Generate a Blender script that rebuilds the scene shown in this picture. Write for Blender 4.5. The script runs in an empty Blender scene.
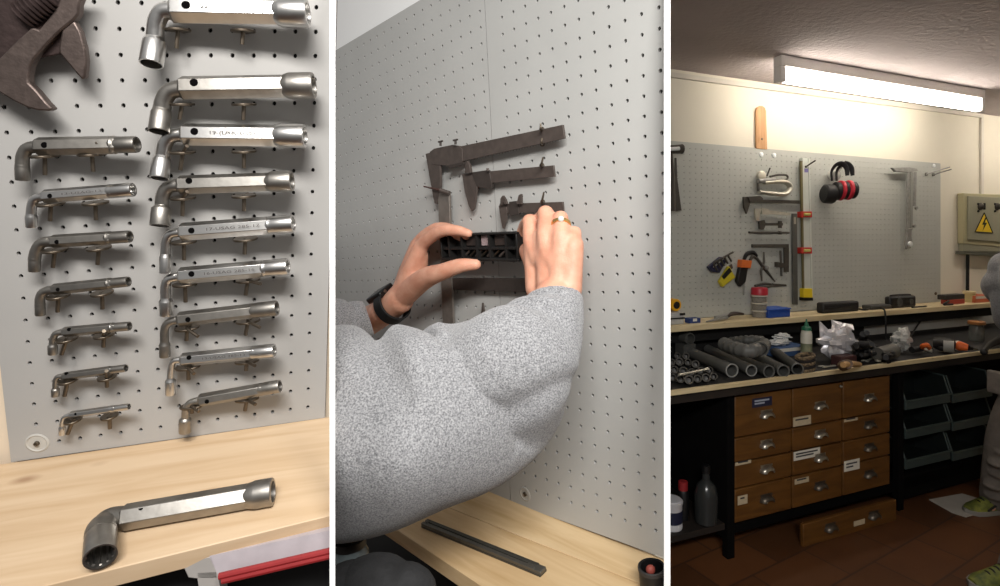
import bpy, bmesh, math, random
from mathutils import Vector as V, Matrix
random.seed(7)
scn = bpy.context.scene
COL = scn.collection
F, PX, PY = 550.0, 540.0, 240.0
CAM = V((0, 0, 1.574))
# ------------------------------------------------------------------ geometry helpers
def ray(u, v): return V(((u-PX)/F, 1.0, (PY-v)/F))
def at(u, v, y): return CAM + ray(u, v)*y
class Plane:
    def __init__(s, n, p): s.n = n.normalized(); s.p = p
    def P(s, u, v, off=0.0):
        r = ray(u, v); return CAM + r*(((s.p + s.n*off - CAM).dot(s.n))/r.dot(s.n))
def cv(x, y, z): return V((x, z, -y))
def pxm(px, p): return px*p.y/F            # pixels -> metres at the depth of p
def smooth(pts, n=6):
    pts = [V(p) for p in pts]; q = [pts[0]*2-pts[1]] + pts + [pts[-1]*2-pts[-2]]; out = []
    for i in range(1, len(q)-2):
        for k in range(n):
            t = k/n; a, b, c, d = q[i-1:i+3]
            out.append(.5*((2*b)+(c-a)*t+(2*a-5*b+4*c-d)*t*t+(3*b-a-3*c+d)*t**3))
    return out+[pts[-1]]
def lerplist(vals, m):
    out = []
    for i in range(m):
        t = i/(m-1)*(len(vals)-1); k = min(int(t), len(vals)-2); out.append(vals[k]+(vals[k+1]-vals[k])*(t-k))
    return out
def perp(d):
    a = V((0, 0, 1)) if abs(d.z) < .9 else V((1, 0, 0))
    x = d.cross(a).normalized(); return x, d.cross(x).normalized()
class MB:
    def __init__(s): s.v = []; s.f = []
    def add(s, vs, fs):
        o = len(s.v); s.v += [V(p) for p in vs]; s.f += [tuple(i+o for i in f) for f in fs]; return s
    def prism(s, pts, d):                       # outline extruded along d
        n = len(pts); d = V(d); vs = [V(p) for p in pts]+[V(p)+d for p in pts]
        nn = V((0, 0, 0))
        for i in range(n): nn += V(pts[i]).cross(V(pts[(i+1) % n]))
        fl = nn.dot(d) < 0
        fs = [tuple(range(n)), tuple(range(2*n-1, n-1, -1))]+[(i, n+i, n+(i+1) % n, (i+1) % n) for i in range(n)]
        if not fl: fs = [f[::-1] for f in fs]
        return s.add(vs, fs)
    def box(s, c, X, Y, Z, a, b, h):            # centre, unit axes, full sizes
        c = V(c); pts = [c+X*(i*a/2)+Y*(j*b/2)-Z*(h/2) for i, j in ((-1, -1), (1, -1), (1, 1), (-1, 1))]
        return s.prism(pts, Z*h)
    def tube(s, pts, r, seg=12, caps=True, up=None, flat=1.0, rot=0.0, rib=None):
        pts = [V(p) for p in pts]; n = len(pts)
        r = lerplist(r, n) if isinstance(r, (list, tuple)) else [r]*n
        t = [(pts[min(i+1, n-1)]-pts[max(i-1, 0)]).normalized() for i in range(n)]
        if up is not None: y = (V(up)-t[0]*V(up).dot(t[0])).normalized(); x = y.cross(t[0])
        else: x, y = perp(t[0])
        vs = []
        for i in range(n):
            x = (x-t[i]*x.dot(t[i])).normalized(); y = t[i].cross(x)
            for k in range(seg):
                a = 2*math.pi*k/seg+rot; vs.append(pts[i]+(x*math.cos(a)+y*math.sin(a)*flat)*r[i])
        fs = []
        for i in range(n-1):
            for k in range(seg):
                k2 = (k+1) % seg; fs.append((i*seg+k, i*seg+k2, (i+1)*seg+k2, (i+1)*seg+k))
        if caps: fs += [tuple(range(seg-1, -1, -1)), tuple((n-1)*seg+k for k in range(seg))]
        return s.add(vs, fs)
    def lathe(s, o, d, prof, seg=20, closed=False):     # prof: list of (distance along d, radius)
        o = V(o); d = V(d).normalized(); x, y = perp(d); vs = []; n = len(prof)
        for t, r in prof:
            for k in range(seg):
                a = 2*math.pi*k/seg; vs.append(o+d*t+(x*math.cos(a)+y*math.sin(a))*max(r, 1e-5))
        fs = []
        for i in range(n-1):
            for k in range(seg):
                k2 = (k+1) % seg; fs.append((i*seg+k, i*seg+k2, (i+1)*seg+k2, (i+1)*seg+k))
        if not closed: fs += [tuple(range(seg-1, -1, -1)), tuple((n-1)*seg+k for k in range(seg))]
        return s.add(vs, fs)
    def ball(s, c, r, X=V((1, 0, 0)), Y=V((0, 1, 0)), Z=V((0, 0, 1)), seg=16, rings=10):
        r = r if isinstance(r, (tuple, list)) else (r, r, r); vs = [V(c)-Z*r[2]]
        for i in range(1, rings):
            p = math.pi*i/rings
            for k in range(seg):
                a = 2*math.pi*k/seg
                vs.append(V(c)+X*(r[0]*math.sin(p)*math.cos(a))+Y*(r[1]*math.sin(p)*math.sin(a))-Z*(r[2]*math.cos(p)))
        vs.append(V(c)+Z*r[2]); fs = [(0, 1+(k+1) % seg, 1+k) for k in range(seg)]; L = len(vs)-1
        for i in range(rings-2):
            for k in range(seg):
                k2 = (k+1) % seg; b = 1+i*seg; fs.append((b+k, b+k2, b+seg+k2, b+seg+k))
        b = 1+(rings-2)*seg; fs += [(b+k, b+(k+1) % seg, L) for k in range(seg)]
        return s.add(vs, fs)
    def center(s):
        lo = [min(p[i] for p in s.v) for i in range(3)]; hi = [max(p[i] for p in s.v) for i in range(3)]
        return V(((lo[0]+hi[0])/2, (lo[1]+hi[1])/2, lo[2]))
ORI = {}
CUT = None
def link(name, mb, mat, org, ang=35, bev=0.0, recalc=True, cut=None):
    me = bpy.data.meshes.new(name); me.from_pydata([p-org for p in mb.v], [], mb.f); me.validate()
    bm = bmesh.new(); bm.from_mesh(me)
    if recalc: bmesh.ops.recalc_face_normals(bm, faces=bm.faces)
    if cut: bmesh.ops.bisect_plane(bm, geom=bm.verts[:]+bm.edges[:]+bm.faces[:], plane_co=cut[0]-org, plane_no=cut[1], clear_outer=True)
    for f in bm.faces: f.smooth = True
    for e in bm.edges:
        if len(e.link_faces) == 2: e.smooth = e.calc_face_angle(0) < math.radians(ang)
    bm.to_mesh(me); bm.free(); me.materials.append(mat)
    o = bpy.data.objects.new(name, me); COL.objects.link(o)
    if bev:
        m = o.modifiers.new('bevel', 'BEVEL'); m.width = bev; m.segments = 2; m.limit_method = 'ANGLE'; m.angle_limit = math.radians(40)
    return o
def thing(name, label, cat, loc, group=None):
    o = bpy.data.objects.new(name, None); o.empty_display_size = .05; COL.objects.link(o); o.location = loc
    o['label'] = label; o['category'] = cat
    if group: o['group'] = group
    ORI[o] = V(loc); return o
def part(name, mb, mat, parent, label=None, **k):
    o = link(name, mb, mat, ORI[parent], **k); o.parent = parent; ORI[o] = ORI[parent]
    if label: o['label'] = label
    return o
def solo(name, mb, mat, label, cat, group=None, **k):
    c = mb.center(); o = link(name, mb, mat, c, **k); o.location = c; ORI[o] = c
    o['label'] = label; o['category'] = cat
    if group: o['group'] = group
    return o
def struct(name, mb, mat, **k):
    c = mb.center(); o = link(name, mb, mat, c, **k); o.location = c; o['kind'] = 'structure'; ORI[o] = c; return o
# ------------------------------------------------------------------ materials
def lin(c): return tuple((x/255/12.92 if x/255 <= .04045 else ((x/255+.055)/1.055)**2.4) for x in c)
MATS = {}
def mat(name, rgb, rough=.5, metal=0.0, var=0.0, scale=60, bump=0.0, bscale=None, emit=None, alpha=1.0, trans=0.0, rgb2=None, aniso=None, detail=4, ior=None):
    if name in MATS: return MATS[name]
    m = bpy.data.materials.new(name); m.use_nodes = True; nt = m.node_tree; b = nt.nodes['Principled BSDF']
    b.inputs['Base Color'].default_value = (*lin(rgb), 1); b.inputs['Roughness'].default_value = rough; b.inputs['Metallic'].default_value = metal
    if ior: b.inputs['IOR'].default_value = ior
    if alpha < 1: b.inputs['Alpha'].default_value = alpha
    if trans: b.inputs['Transmission Weight'].default_value = trans
    if emit: b.inputs['Emission Color'].default_value = (*lin(emit[0]), 1); b.inputs['Emission Strength'].default_value = emit[1]
    if var or bump or rgb2:
        tc = nt.nodes.new('ShaderNodeTexCoord'); vec = tc.outputs['Object']
        if aniso:
            mp = nt.nodes.new('ShaderNodeMapping'); mp.inputs['Scale'].default_value = aniso; nt.links.new(vec, mp.inputs['Vector']); vec = mp.outputs[0]
    if var or rgb2:
        n = nt.nodes.new('ShaderNodeTexNoise'); n.inputs['Scale'].default_value = scale; n.inputs['Detail'].default_value = detail; nt.links.new(vec, n.inputs['Vector'])
        r = nt.nodes.new('ShaderNodeValToRGB'); c1 = lin(rgb); c2 = lin(rgb2) if rgb2 else tuple(min(1, x*(1+var)) for x in c1)
        if not rgb2: c1 = tuple(x*(1-var) for x in c1)
        r.color_ramp.elements[0].color = (*c1, 1); r.color_ramp.elements[1].color = (*c2, 1)
        r.color_ramp.elements[0].position = .3; r.color_ramp.elements[1].position = .7
        nt.links.new(n.outputs['Fac'], r.inputs['Fac']); nt.links.new(r.outputs[0], b.inputs['Base Color'])
    if bump:
        n2 = nt.nodes.new('ShaderNodeTexNoise'); n2.inputs['Scale'].default_value = bscale or scale; n2.inputs['Detail'].default_value = 5; nt.links.new(vec, n2.inputs['Vector'])
        bp = nt.nodes.new('ShaderNodeBump'); bp.inputs['Strength'].default_value = bump; bp.inputs['Distance'].default_value = .01
        nt.links.new(n2.outputs['Fac'], bp.inputs['Height']); nt.links.new(bp.outputs[0], b.inputs['Normal'])
    MATS[name] = m; return m
def wood(name, base, dark, a, b, c, long=2.2, across=26, rough=.5, knots=True, seed=0.0):
    m = bpy.data.materials.new(name); m.use_nodes = True; nt = m.node_tree; bs = nt.nodes['Principled BSDF']; bs.inputs['Roughness'].default_value = rough
    geo = nt.nodes.new('ShaderNodeNewGeometry')
    def dot(vv, s):
        d = nt.nodes.new('ShaderNodeVectorMath'); d.operation = 'DOT_PRODUCT'; nt.links.new(geo.outputs['Position'], d.inputs[0]); d.inputs[1].default_value = tuple(V(vv)*s); return d.outputs['Value']
    cb = nt.nodes.new('ShaderNodeCombineXYZ')
    for i, o in enumerate((dot(a, long), dot(b, across), dot(c, across))): nt.links.new(o, cb.inputs[i])
    off = nt.nodes.new('ShaderNodeVectorMath'); off.operation = 'ADD'; off.inputs[1].default_value = (seed, seed*1.7, seed*.3); nt.links.new(cb.outputs[0], off.inputs[0])
    n = nt.nodes.new('ShaderNodeTexNoise'); n.inputs['Scale'].default_value = 1.6; n.inputs['Detail'].default_value = 6; n.inputs['Distortion'].default_value = .7; nt.links.new(off.outputs[0], n.inputs['Vector'])
    r = nt.nodes.new('ShaderNodeValToRGB'); e = r.color_ramp.elements; e[0].position = .25; e[0].color = (*lin(dark), 1); e[1].position = .62; e[1].color = (*lin(base), 1)
    nt.links.new(n.outputs['Fac'], r.inputs['Fac']); col = r.outputs[0]
    if knots:
        cb2 = nt.nodes.new('ShaderNodeCombineXYZ')
        for i, o in enumerate((dot(a, 8.0), dot(b, 15.0), dot(c, 6.0))): nt.links.new(o, cb2.inputs[i])
        of2 = nt.nodes.new('ShaderNodeVectorMath'); of2.operation = 'ADD'; of2.inputs[1].default_value = (seed*3+.2, seed+.4, .1); nt.links.new(cb2.outputs[0], of2.inputs[0])
        vo = nt.nodes.new('ShaderNodeTexVoronoi'); vo.inputs['Scale'].default_value = 1.0; nt.links.new(of2.outputs[0], vo.inputs['Vector'])
        r2 = nt.nodes.new('ShaderNodeValToRGB'); e = r2.color_ramp.elements; e[0].position = .03; e[0].color = (*lin((150, 105, 62)), 1); e[1].position = .14; e[1].color = (1, 1, 1, 1)
        nt.links.new(vo.outputs['Distance'], r2.inputs['Fac'])
        mx = nt.nodes.new('ShaderNodeMix'); mx.data_type = 'RGBA'; mx.blend_type = 'MULTIPLY'; mx.inputs[0].default_value = .55
        nt.links.new(col, mx.inputs[6]); nt.links.new(r2.outputs[0], mx.inputs[7]); col = mx.outputs[2]
    nt.links.new(col, bs.inputs['Base Color']); return m
BOARD = mat('board_paint', (178, 178, 175), .55, var=.03, scale=9)
BOARD3 = mat('board_paint_room', (180, 182, 176), .55, var=.04, scale=3)
BOARD1 = mat('board_paint_dimmed', (166, 164, 161), .55, var=.03, scale=9)  # same board paint, darkened to offset the stronger lamp light here
BACK = mat('board_backing', (26, 25, 24), .9)
WHITE = mat('white_paint', (254, 254, 254), .8)
CHROME = mat('satin_chrome', (205, 203, 200), .30, 1.0, var=.05, scale=90, bump=.012, bscale=200)
CHROME2 = mat('worn_chrome', (156, 152, 146), .42, 1.0, var=.12, scale=80, bump=.02, bscale=200)
CHROME3 = mat('dull_chrome', (142, 138, 132), .45, 1.0, var=.15, scale=80, bump=.02, bscale=200)
HOOK = mat('hook_steel', (112, 102, 90), .45, 1.0, var=.2, scale=150)
IRON = mat('old_iron', (104, 92, 87), .48, .85, var=.18, scale=120, bump=.06, bscale=260)
IROND = mat('old_iron_dark', (66, 54, 52), .55, .7, var=.2, scale=120, bump=.06, bscale=260)
CALIP = mat('browned_steel', (84, 75, 70), .5, .3, var=.16, scale=70)
CALIPD = mat('browned_steel_dark', (66, 59, 55), .5, .3, var=.15, scale=70)
BLACK = mat('black_plastic', (17, 17, 18), .45)
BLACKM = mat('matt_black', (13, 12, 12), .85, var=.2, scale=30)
HOLE_SHADE = mat('hole_shade_black', (8, 7, 7), 1.0); HOLE_SHADE.node_tree.nodes['Principled BSDF'].inputs['Specular IOR Level'].default_value = .05  # near-black colour standing for the shade inside the pin holes
SKIN = mat('skin', (226, 172, 146), .5, rgb2=(208, 146, 120), scale=38, bump=.12, bscale=420)
for _m in (SKIN,):
    _b = _m.node_tree.nodes['Principled BSDF']; _b.inputs['Subsurface Weight'].default_value = .12; _b.inputs['Subsurface Radius'].default_value = (.012, .005, .003)
def heather(name, c1, c2, sc=330):
    m = mat(name, c1, .95, rgb2=c2, scale=sc, bump=.35, bscale=sc*1.3, detail=3)
    m.node_tree.nodes['Principled BSDF'].inputs['Sheen Weight'].default_value = .25; return m
FLEECE = heather('heather_fleece', (102, 103, 106), (182, 182, 184), 400)
exec_order = []
# grid of punched holes between two planes
def pegboard(mb, back, G, n, c0, c1, r0, r1, ca, cb_, ra, rb, rad, thick, seg=8, skip=()):
    """cells centred on integer (c,r) in [ca..cb]x[ra..rb]; plain margins out to (c0..c1, r0..r1)"""
    n = V(n).normalized(); idx = {}
    def vert(c, r, d=0):
        k = (round(c, 4), round(r, 4), d)
        if k not in idx: idx[k] = len(mb.v); mb.v.append(G(c, r)-n*(thick*d))
        return idx[k]
    for c in range(ca, cb_+1):
        for r in range(ra, rb+1):
            cor = [vert(c+.5, r+.5), vert(c-.5, r+.5), vert(c-.5, r-.5), vert(c+.5, r-.5)]
            if (c, r) in skip: mb.f.append(tuple(cor)); continue
            per = seg//4; hv = []; hb = []
            o = len(mb.v)
            for k in range(seg):
                a = math.pi/4+2*math.pi*k/seg; p = G(c+rad*math.cos(a), r+rad*math.sin(a)); mb.v.append(p); mb.v.append(p-n*thick)
            for q in range(4):
                ring = [o+2*((q*per+j) % seg) for j in range(per+1)]
                mb.f.append(tuple([cor[q]]+ring+[cor[(q+1) % 4]]))
            for k in range(seg):
                a, b = o+2*k, o+2*((k+1) % seg); mb.f.append((a, a+1, b+1, b))
    A, B, R, S = ca-.5, cb_+.5, ra-.5, rb+.5
    for (x0, x1, y0, y1) in ((c0, A, r0, r1), (B, c1, r0, r1), (A, B, r0, R), (A, B, S, r1)):
        if x1-x0 > 1e-4 and y1-y0 > 1e-4: mb.add([G(x0, y0), G(x0, y1), G(x1, y1), G(x1, y0)], [(0, 1, 2, 3)])
    # rim
    e = [(c0, r0), (c1, r0), (c1, r1), (c0, r1)]
    for i in range(4): a, b = e[i], e[(i+1) % 4]; mb.add([G(*a), G(*b), G(*b)-n*thick, G(*a)-n*thick], [(0, 1, 2, 3)])
    back.prism([G(*p)-n*(thick*1.02) for p in e], -n*.003)
TXT = {}
def text_mb(s, O, X, Y, Z, h, depth=.0003):
    """flat lettering, height h, starting at O along X"""
    if s not in TXT:
        cu = bpy.data.curves.new('lettering', 'FONT'); cu.body = s; cu.size = 1.0; cu.resolution_u = 2
        o = bpy.data.objects.new('lettering', cu); COL.objects.link(o); dg = bpy.context.evaluated_depsgraph_get(); dg.update()
        me = bpy.data.meshes.new_from_object(o.evaluated_get(dg))
        TXT[s] = ([v.co.copy() for v in me.vertices], [tuple(p.vertices) for p in me.polygons])
        bpy.data.objects.remove(o); bpy.data.meshes.remove(me)
    vs, fs = TXT[s]; w = max(v.x for v in vs); mb = MB()
    mb.add([O+X*(v.x*h)+Y*(v.y*h)+Z*depth for v in vs], fs); return mb, w*h
ORD = ['topmost', 'second', 'third', 'fourth', 'fifth', 'sixth', 'seventh', 'eighth', 'ninth']
# ================================================================== first bay: socket wrenches on a leaning pegboard
PITCH = .0212
A1, D1, O1 = cv(.969, -.074, .237)*PITCH, cv(-.137, 1.18, .269)*PITCH, cv(-25.24, -11.111, 25.389)*PITCH
def G1(c, r): return CAM + O1 + A1*c + D1*r
N1 = A1.cross(D1).normalized()
if N1.y > 0: N1 = -N1
B1 = Plane(N1, G1(0, 0))
_gm = Matrix((A1, D1, N1)).transposed().inverted()
def inv1(u, v): q = _gm @ (B1.P(u, v)-G1(0, 0)); return q.x, q.y
rbot = (inv1(60, 455.2)[1]+inv1(300, 421.2)[1])/2; cleft = (inv1(2.3, 380)[0]+inv1(8, 440)[0])/2; cright = inv1(329.6, 250)[0]
E1 = (B1.P(329.6, 417)-B1.P(0, 463.7)).normalized(); U1 = N1.cross(E1).normalized()
if U1.z < 0: U1 = -U1
mb, bk = MB(), MB()
pegboard(mb, bk, G1, N1, cleft, cright, -3.5, rbot, 0, int(cright-.5), -3, 19, .098, .004, 12, skip={(0, 19)})
pb = thing('pegboard', 'pale grey perforated pegboard holding the two columns of angled socket wrenches', 'pegboard', B1.P(165, 440))
part('panel', mb, BOARD1, pb, recalc=False); part('backing', bk, BACK, pb)
p = B1.P(37.2, 443)
mb = MB().lathe(p-N1*.001, N1, [(0, pxm(10.5, p)), (.0014, pxm(10.2, p)), (.0022, pxm(8.8, p)), (.0012, pxm(7.6, p)), (.0012, pxm(1, p))], 28)
CLEARW = mat('clear_washer', (182, 180, 174), .22, var=.02)
ws = part('washer', mb, CLEARW, pb, 'translucent round plastic washer in the lower left corner')
part('screw', MB().lathe(p, N1, [(0, pxm(2.4, p)), (.003, pxm(2.2, p)), (.0034, pxm(1.4, p)), (.002, pxm(.8, p))], 14), HOOK, ws)
# wall the board is screwed to
WALLB = mat('cream_wall', (226, 208, 184), .85, var=.04, scale=8)
q = [B1.P(-60, -60, -.012), B1.P(331, -60, -.012), B1.P(331, 480, -.012), B1.P(-60, 540, -.012)]
CUT1 = (CAM, V((1, -(331-PX)/F, 0)).normalized())
struct('wall_left', MB().prism(q, -N1*.012), WALLB, cut=CUT1)
# bench plank
BP1 = Plane(U1, G1(5, rbot)-N1*.004)
PINE1 = wood('pine_plank', (208, 182, 150), (190, 160, 124), E1, N1, U1, 3.0, 34, .5, seed=1.3)
b0, b1 = BP1.P(-70, 474), BP1.P(330, 416.5); f1, f0 = BP1.P(330, 515.5), BP1.P(-70, 614.2)
th = (BP1.P(290, 525.5)-at(290, 544.5, BP1.P(290, 525.5).y)).length*1.02
solo('bench_plank', MB().prism([b0+N1*.0005, b1+N1*.0005, f1, f0], -U1*th), PINE1, 'pale pine bench plank under the pegboard of socket wrenches', 'bench', bev=.001)
# ---- angled pipe wrenches
def tri(P, path, n=5): return smooth([P(*q) for q in path], n)
def wrench(label, A, B, C, h, hs, el, re, S0, S1, w, steel, group, hole=None, stamp=None, so=.010, holer=None, tilt=0.0):
    P0 = B1.P(*A); zc = B1.P(*[(A[0]+C[0])/2, (A[1]+C[1])/2]); off = max(pxm(h, zc), pxm(w, B1.P(*S0))*.8)*1.0+so
    P = lambda u, v: B1.P(u, v, off)
    a, b, c = P(*A), P(*B), B1.P(*C, off+.011); ax = (c-a).normalized(); a2 = a; b = a+ax*(b-a).dot(ax); c = a+ax*(c-a).dot(ax)
    up = (N1.cross(ax)).normalized();  up = up if up.z > 0 else -up
    t = thing('angled_socket_wrench', label, 'wrench', (a+c)/2-up*.02, group)
    R = pxm(h, (a+c)/2)/.955
    fn = (N1*math.cos(math.radians(17))+up*math.sin(math.radians(17)))      # normal of the bright face
    mb = MB(); seg = 6
    x = fn; y = ax.cross(x); prof = [(0, .80), (.0025, 1.0), ((b-a).length, 1.0), ((b-a).length+.002, .93)]
    vs = []
    for tt, k in prof:
        for i in range(6):
            an = math.radians(30+60*i); vs.append(a+ax*tt+(x*math.cos(an)+y*math.sin(an))*R*k)
    fs = [(i*6+k, i*6+(k+1) % 6, i*6+6+(k+1) % 6, i*6+6+k) for i in range(3) for k in range(6)]+[tuple(range(5, -1, -1)), tuple(18+k for k in range(6))]
    mb.add(vs, fs); shaft = part('hex_shaft', mb, steel, t, bev=.0005, ang=25)
    L = (c-b).length; rs = pxm(hs, c)
    mb = MB().lathe(b-ax*.001, ax, [(-.003, R*.86), (-.0005, R*.99), (L*.10, rs*.965), (L*.16, rs), (L*.97, rs), (L+.001, rs*.95), (L+.001, rs*.74), (L*.8, rs*.70)], 28)
    part('end_socket', mb, steel, t)
    path = smooth([a+ax*.004]+[P(*q) for q in el[1:]]+[P(*S0)], 6)
    r1 = pxm(re, path[len(path)//2])
    k = 1/math.sqrt(1+((S0[0]-PX)/F)**2); rw = pxm(w, P(*S0))*k*1.06; r1 *= .84
    mb = MB().tube(path, [min(R*.9, r1*1.12), r1, r1*.97, r1], 20)
    s0, s1 = P(*S0), P(*S1); s1 = s1+N1*((s1-s0).length*tilt); d = (s1-s0).normalized(); L = (s1-s0).length
    neck = part('bent_neck', mb, steel, t)
    mb = MB().lathe(s0, d, [(-r1*.9, r1*.8), (-r1*.2, r1), (L*.05, r1*1.03), (L*.16, rw*.97), (L*.20, rw), (L*.97, rw), (L, rw*.97), (L, rw*.86), (L*.3, rw*.80), (L*.29, rw*.1)], 30, closed=True)
    part('socket_head', mb, steel, t)
    if hole:
        hp = B1.P(hole[0], hole[1], off+R*.6)
        ap = R*.866; q = a+ax*(hp-a).dot(ax)+fn*ap
        vq = (hp-CAM).normalized(); lam = ((q-CAM).dot(fn))/vq.dot(fn); q = CAM+vq*lam
        hr = pxm(holer or h*.34, q)
        part('hole_shade', MB().lathe(q-fn*.0012, fn, [(0, hr), (.0015, hr), (.0016, hr*.9)], 18), HOLE_SHADE, t, 'round black disc painted as the shade in the tommy bar hole')  # black disc on the facet in place of a shaded hole
    if stamp:
        Lb = (b-a).length; base = a+ax*(Lb*.30)+fn*(R*.866)-fn.cross(ax)*0
        yy = ax.cross(fn); yy = yy if yy.z > 0 else -yy
        hh = R*.44; tm, tw = text_mb(stamp, base-yy*(hh*.36), ax, yy, fn, hh)
        sc = Lb*.6/tw; 
        o = V(base-yy*(hh*.36)); tm.v = [o+ax*((p-o).dot(ax)*sc)+yy*(p-o).dot(yy)+fn*(p-o).dot(fn) for p in tm.v]
        part('stamped_marking', tm, STAMP, t, 'faint grey stamped size and maker marks', recalc=False)
    return t
STAMP = mat('stamp_grey', (96, 92, 90), .8)
GR, GL = 'angled socket wrenches in the right-hand column', 'angled socket wrenches in the left-hand column'
WR = [
 ((171, 10.5), (281, 14.5), (308, 13), 12.2, 14, [(171, 9), (163, 12), (157, 21), (155.4, 32)], 9.6, (155.2, 38), (156.5, 65), 12, CHROME, (186, 5), '22-(USAG)285 L-22', 'largest bright socket wrench at the very top of the right column'),
 ((180, 88), (289, 86.5), (314, 85.5), 11.4, 13, [(180, 88), (170, 91.5), (164, 100)], 9.4, (162, 109), (163, 131), 10.5, CHROME2, (194, 82.5), None, 'duller hexagonal socket wrench second from the top of the right column, unstamped facet'),
 ((182, 134.5), (281, 136), (305, 136), 10.8, 12, [(182, 134), (172, 136), (165, 144)], 8, (162.6, 156), (163.2, 177), 9.4, CHROME, (194.5, 131.5), '19-(USAG)285-19', 'bright stamped socket wrench third from the top of the right column'),
 ((178, 185), (273, 182.5), (292, 181), 9.2, 10.5, [(178, 184), (169, 187), (163, 195)], 7.4, (162, 205), (163, 224), 10, CHROME2, (189, 180.8), None, 'dull tawny socket wrench fourth from the top of the right column'),
 ((180, 232), (274, 226.5), (293.5, 223.5), 8.8, 9, [(180, 231), (171, 234), (166, 241)], 5.2, (165.4, 254), (166.6, 272), 5.9, CHROME, (191.5, 230.6), '17-USAG 285-17', 'bright stamped socket wrench fifth from the top of the right column, slim neck'),
 ((179, 276), (269, 270.5), (288, 266.5), 8.4, 8.4, [(179, 275.5), (169, 279), (165.5, 287)], 5.4, (165.6, 298), (166.4, 315), 6.8, CHROME, (191.5, 274), '16-USAG 285-16', 'bright socket wrench sixth from the top of the right column, tight bend'),
 ((178, 319.5), (258, 311), (277, 308), 7.4, 7.8, [(178, 319), (169, 322.5), (164.6, 330)], 4.6, (164.6, 342), (165, 356.5), 5.6, CHROME3, (188, 319.6), None, 'dark dull socket wrench seventh from the top of the right column'),
 ((181, 360), (258, 354), (274.5, 350.5), 6.7, 6.9, [(181, 358.5), (174, 361), (171.2, 368)], 3.8, (170.4, 378), (170.8, 394), 5.6, CHROME, (189, 357.6), '13-USAG 285-13', 'bright stamped socket wrench second from the bottom of the right column'),
 ((199, 400.5), (266, 389.5), (280, 386), 6.4, 6.5, [(199, 400), (190.5, 403), (186, 409)], 4.2, (185.2, 417), (185, 432), 6.2, CHROME2, (207, 401.5), None, 'worn socket wrench at the bottom of the right column, just above the bench'),
 ((36, 146.5), (121, 145.5), (137, 144.5), 9, 8.3, [(36, 145), (28, 148.5), (23, 156)], 6.8, (22.3, 165), (22.8, 180), 7.8, CHROME3, (44.5, 145), None, 'darker socket wrench at the top of the left column, nearest the adjustable wrench'),
 ((43, 196.5), (118, 192), (133, 189.6), 6.9, 7, [(43, 196), (36, 198.5), (32, 205)], 5, (31, 214), (31.6, 227), 6.3, CHROME, (50, 196), '13-USAG-13', 'bright stamped socket wrench second from the top of the left column'),
 ((51, 241.5), (116, 238), (130, 236.5), 6.5, 6.2, [(51, 240), (42, 243), (36.5, 250)], 6, (34.6, 258), (34.5, 271), 6.4, CHROME3, (57, 242), None, 'dull dark socket wrench third from the top of the left column'),
 ((52, 289.5), (117, 284), (128.5, 281.5), 5.6, 5.2, [(52, 288.5), (44, 292), (40.2, 298)], 5, (40, 304), (40.3, 315), 5.4, CHROME3, (58, 289.5), None, 'slim dark socket wrench fourth from the top of the left column'),
 ((63, 332), (120, 327.5), (129.5, 326), 5, 4.6, [(63, 331), (56.5, 333.5), (53.2, 339)], 3.6, (52.6, 344), (52.8, 354), 5.1, CHROME2, (69, 329.5), None, 'small tawny socket wrench third from the bottom of the left column'),
 ((63, 376.5), (117, 370), (126, 368), 4.2, 3.8, [(63, 375), (58, 377), (55.6, 382)], 3, (55.4, 388), (55.5, 396), 4.4, CHROME2, (66, 373.6), None, 'small socket wrench second from the bottom of the left column'),
 ((70, 415), (120, 408.6), (129, 406.5), 3.6, 3.2, [(70, 414.5), (65, 417), (62.4, 422)], 2.7, (62, 426), (62.2, 434.5), 3.6, CHROME, (75.5, 414), None, 'smallest socket wrench at the bottom of the left column, above the round washer'),
]
for i, (A, B, C, h, hs, el, re, S0, S1, w_, st, hole, stp, lab) in enumerate(WR):
    wrench(lab, A, B, C, h, hs, el, re, S0, S1, w_, st, GR if i < 9 else GL, hole, stp, tilt=(.5, .5, .5, .42, .2)[i] if i < 5 else 0.0)
# ---- peg hooks carrying them: oval rest plate, hanging pin, prong
HK = [((178, 30), (176.5, 48.5), None), ((243, 31), (242, 44.5), None), ((182, 104.5), (179.5, 119.5), None), ((244, 104.5), (243.2, 120), None),
 ((183, 152.5), (180.2, 170), (187, 146)), ((244, 151.5), (244, 168), None), ((183, 198), (182.4, 216), (187, 191.5)), ((244, 196), (244, 211), None),
 ((184, 242), (184, 260), None), ((245.5, 239), (244.5, 254), None), ((185, 284), (185.5, 302), None), ((248, 280), (245.5, 295), (261, 284)),
 ((187, 328), (186.5, 340.5), (198, 336.5)), ((248, 321), (245.5, 335), (260, 327.5)), ((188, 367), (188.5, 379.5), (194, 373.8)), ((247, 361), (246, 370.5), (255, 365.8)),
 ((192, 406), (192, 413), (199, 411.5)), ((247, 399), (245, 410.5), (255.5, 404.5)),
 ((45, 156), (45, 175), None), ((92, 154.5), (93.2, 171.5), (97.5, 142.5)), ((51, 204), (50, 221), None), ((95.5, 203), (96, 220), None), ((55, 250), (53, 267.5), None), ((99, 248), (97.5, 264.5), None),
 ((58.5, 296), (57.5, 312), None), ((102, 293), (102.5, 309), None), ((67, 339), (61.5, 354.5), None), ((104, 335), (103.5, 347), (104, 331)), ((68, 380.5), (64.5, 396), None), ((107, 377), (107, 387), (106.5, 371)),
 ((73, 420), (67.5, 434), None), ((109.5, 416), (110, 428.5), None)]
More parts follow.
